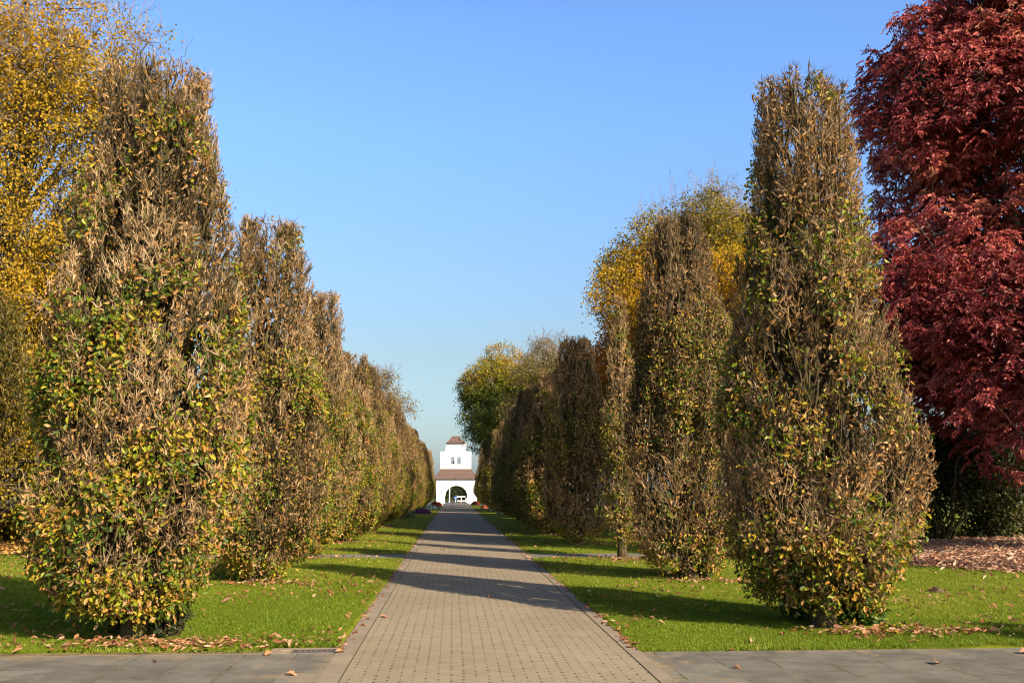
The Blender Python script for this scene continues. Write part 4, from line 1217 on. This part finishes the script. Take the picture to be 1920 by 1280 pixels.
b = MB(); b.tubes(np.array([[(0, .03, -.05), (0, .03, .6), (0, .03, p[2] + .2)]]), [[.045] * 3], 8, cap=True); b.build('post', M_wpaint, t)
def disc(b, r, y, z, n=24):
    a = np.linspace(0, 2 * PI, n, endpoint=False); pts = [(r * math.cos(q), z + r * math.sin(q)) for q in a]
    b.poly_prism(pts, y, y + .012)
b = MB(); disc(b, .24, -.03, p[2]); b.build('disc', M_blue, t)
b = MB()
ar_ = [(-.13, -.015), (.02, -.05), (-.02, -.11), (.15, -.03), (.05, .12), (.04, .03), (-.12, .05)]
ar_ = [(x, p[2] + z) for x, z in ar_]
b.poly_prism(ar_, -.036, -.031); b.build('arrow', M_wpaint, t)
p0, p1, pm = atY(856.5, 930.5, 151), atY(872.6, 930.5, 151), atY(865, 938.5, 151)
t = empty('barrier', (p0[0], 151, 0)); tag(t, 'white painted rail barrier beyond the gatehouse arch', 'barrier')
L = p1[0] - p0[0]
b = MB(); b.box(0, L, -.05, .05, p0[2] - .08, p0[2] + .08); b.build('rail', M_wpaint, t)
b = MB(); b.box(0, L, -.05, .05, pm[2] - .07, pm[2] + .07); b.build('rail', M_wpaint, t)
for xx in (.52 * L, L + .11):
    b = MB(); b.box(xx - .075, xx + .075, -.045 if xx < L else -.07, .045 if xx < L else .07, -.04, (p0[2] - .085) if xx < L else .62)
    if xx < L: b = MB(); b.box(xx - .06, xx + .06, -.085, -.052, -.04, p0[2] + .05)
    b.build('post', M_wpaint, t)
def bollard(px, pyb, pyt, r, mats, lab, name='bollard'):
    q = gnd(px, pyb); Y = q[1]; h = atY(px, pyt, Y)[2]
    t = empty(name, (q[0], Y, 0)); tag(t, lab, 'bollard', 'bollards before the gatehouse')
    n = 5 if len(mats) == 2 else 1
    for i in range(n):
        b = MB(); z0, z1 = -.02 if i == 0 else h * i / n, h * (i + 1) / n
        b.tubes(np.array([[(0, 0, z0), (0, 0, (z0 + z1) / 2), (0, 0, z1)]]), [[r, r, r if i < n - 1 else r * .8]], 12, cap=True)
        b.build('band' if n > 1 else 'post', mats[i % len(mats)], t)
bollard(847.6, 947.3, 936.2, .065, (M_redp, M_wpaint), 'red and white banded bollard in the middle of the path end')
bollard(862.3, 947.0, 942, .05, (M_redp, M_grey), 'low dull red bollard right of the banded one')
bollard(829.6, 947.2, 944.2, .08, (M_wpaint,), 'short white bollard at the left corner of the path end')
bollard(881, 945.5, 938.5, .05, (M_wpaint, M_redp), 'thin pale bollard in front of the right gatehouse wall')

# evergreen hedge beyond the gate: separate bushes
eg = shrub_meshes('evergreen_bush', 331, 4.6, 3.0, M_dark, T_QUAD, 9000, (.14, .28), lambda P, g, n: np.clip(.42 + .12 * Noise(.8, 25)(P) + g.normal(size=n) * .14, 0, .8))
names = ['far left of the arch', 'left of the white pole', 'behind the white pole', 'behind the blue sign', 'behind the rail barrier', 'right of the rail barrier', 'far right of the arch']
for i in range(7):
    place_shrub(eg, 'evergreen_bush', (cx + (i - 3) * 3.1 + .4, 160 + (i % 2) * 1.5, 0), i * 1.3, 1, 'dark evergreen bush beyond the gatehouse, ' + names[i], .95 if i != 6 else 1.4, 'evergreen bushes beyond the gatehouse')

# flower beds by the last oaks
def flower_clump(px, py, w, h, leafmat, blossom, nbl, lab, seed, name='flower_clump', cat='flowers', tone=.4):
    q = gnd(px, py); g = np.random.default_rng(seed)
    t = empty(name, (q[0], q[1], .01)); tag(t, lab, cat)
    b = MB(); n = 420
    d = unit(g.normal(size=(n, 3))); d[:, 2] = np.abs(d[:, 2]); P = d * np.array([w, w * .8, h]) * g.uniform(.4, 1, (n, 1)) ** .5 * (1 + .15 * g.normal(size=(n, 1)))
    P[:, 2] = np.abs(P[:, 2])
    b.leaves(P, unit(d + g.normal(size=(n, 3)) * .5), unit(d + [0, 0, .5]), g.uniform(.07, .16, n), T_OVAL, np.clip(g.normal(tone, .15, n), 0, 1)); b.build('leaves', leafmat, t)
    if nbl:
        b = MB(); d = unit(g.normal(size=(nbl, 3)) + [0, -.3, .5]); d[:, 2] = np.abs(d[:, 2]); P = d * np.array([w, w * .8, h]) * 1.03
        for k in range(6):
            a = k / 6 * 2 * PI
            u = unit(np.cross(d, [0.3, 0.1, 1.])); v = np.cross(d, u)
            b.leaves(P, u * math.cos(a) + v * math.sin(a) + d * .3, d, g.uniform(.06, .10, nbl), T_OVAL, g.uniform(size=nbl))
        b.build('blossoms', blossom, t)
B_red = leaf_mat('red_petal', [(0, (.30, .02, .03)), (1, (.50, .05, .06))], .2, .02, .2)
B_orange = leaf_mat('salmon_petal', [(0, (.45, .08, .05)), (1, (.55, .16, .10))], .2, .02, .2)
B_white = leaf_mat('white_petal', [(0, (.6, .6, .55)), (1, (.75, .74, .7))], .2, .02, .1)
B_purple = leaf_mat('purple_petal', [(0, (.08, .015, .06)), (1, (.20, .04, .16))], .2, .02, .2)
M_silver = leaf_mat('silver_leaf', [(0, (.09, .11, .07)), (1, (.22, .24, .16))], .2, .04, .2)
flower_clump(818, 948, .62, .42, M_dark, B_red, 150, 'dark red flowers at the left path corner by the gatehouse', 1)
flower_clump(808, 954.5, .6, .4, M_green, B_white, 120, 'white flowers beside the left row near the gatehouse', 2)
flower_clump(790, 963, .7, .36, M_dark, B_purple, 130, 'purple flowers under the left row before the white ones', 3)
flower_clump(763, 971, .55, .42, M_silver, None, 0, 'silvery low shrub under the left row before the purple flowers', 4, 'low_shrub', 'shrub', .7)
flower_clump(892, 946, .5, .42, M_green, B_red, 170, 'bright red flowers at the right path corner by the gatehouse', 5)
flower_clump(911, 953, .5, .34, M_green, B_orange, 170, 'salmon flowers under the right row near the gatehouse', 6)
flower_clump(925, 958, .45, .30, M_silver, None, 0, 'small silvery tuft beside the salmon flowers', 7, 'low_shrub', 'shrub', .7)
flower_clump(943, 963, .42, .45, M_dark, B_white, 60, 'pale flowers in a dark clump under the right row', 8)

# ------------------------------------------------------------------ light
EL = 29.0
AZ = math.atan2(.604, -.797)     # towards the sun: behind the camera, to its right
sd = Vector((math.sin(AZ) * math.cos(math.radians(EL)), math.cos(AZ) * math.cos(math.radians(EL)), math.sin(math.radians(EL))))
ld = bpy.data.lights.new('sun', 'SUN'); ld.energy = 4.15; ld.angle = math.radians(.5); ld.color = (1.0, .88, .68)
lo = bpy.data.objects.new('sun', ld); COL.objects.link(lo)
lo.rotation_euler = sd.to_track_quat('Z', 'Y').to_euler()
lo.location = (20, -20, 40)
W = bpy.data.worlds.new('World'); SC.world = W; W.use_nodes = True
nt = W.node_tree; nt.nodes.clear()
sky = nt.nodes.new('ShaderNodeTexSky'); sky.sky_type = 'NISHITA'; sky.sun_disc = False
sky.sun_elevation = math.radians(EL); sky.sun_rotation = AZ
sky.air_density = 1.0; sky.dust_density = 1.8; sky.ozone_density = 4.5
bg = nt.nodes.new('ShaderNodeBackground'); bg.inputs[1].default_value = .20  # the gradient above is written at half scale
wo = nt.nodes.new('ShaderNodeOutputWorld')
# sky graded by height, its zenith darkened to weaken the fill in shadows
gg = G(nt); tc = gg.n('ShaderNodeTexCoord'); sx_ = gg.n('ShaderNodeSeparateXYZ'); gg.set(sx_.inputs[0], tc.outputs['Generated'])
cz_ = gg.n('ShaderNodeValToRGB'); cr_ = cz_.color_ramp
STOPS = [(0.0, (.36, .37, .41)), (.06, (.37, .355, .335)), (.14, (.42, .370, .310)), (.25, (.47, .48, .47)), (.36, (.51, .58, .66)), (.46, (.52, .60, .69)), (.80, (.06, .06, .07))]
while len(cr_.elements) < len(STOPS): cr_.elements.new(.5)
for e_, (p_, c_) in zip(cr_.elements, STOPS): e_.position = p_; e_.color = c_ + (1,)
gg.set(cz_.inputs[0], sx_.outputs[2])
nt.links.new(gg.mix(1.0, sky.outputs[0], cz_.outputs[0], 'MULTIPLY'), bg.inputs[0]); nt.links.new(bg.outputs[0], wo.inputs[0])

vs = SC.view_settings
vs.view_transform = 'Standard'; vs.look = 'None'; vs.gamma = 1.0; vs.exposure = 1.25
try: vs.use_curve_mapping = False
except Exception: pass
SC.cycles.max_bounces = 6; SC.cycles.diffuse_bounces = 1; SC.cycles.glossy_bounces = 2; SC.cycles.transmission_bounces = 3; SC.cycles.transparent_max_bounces = 4
SC.cycles.filter_width = 1.1
SC.cycles.sample_clamp_indirect = 4.0
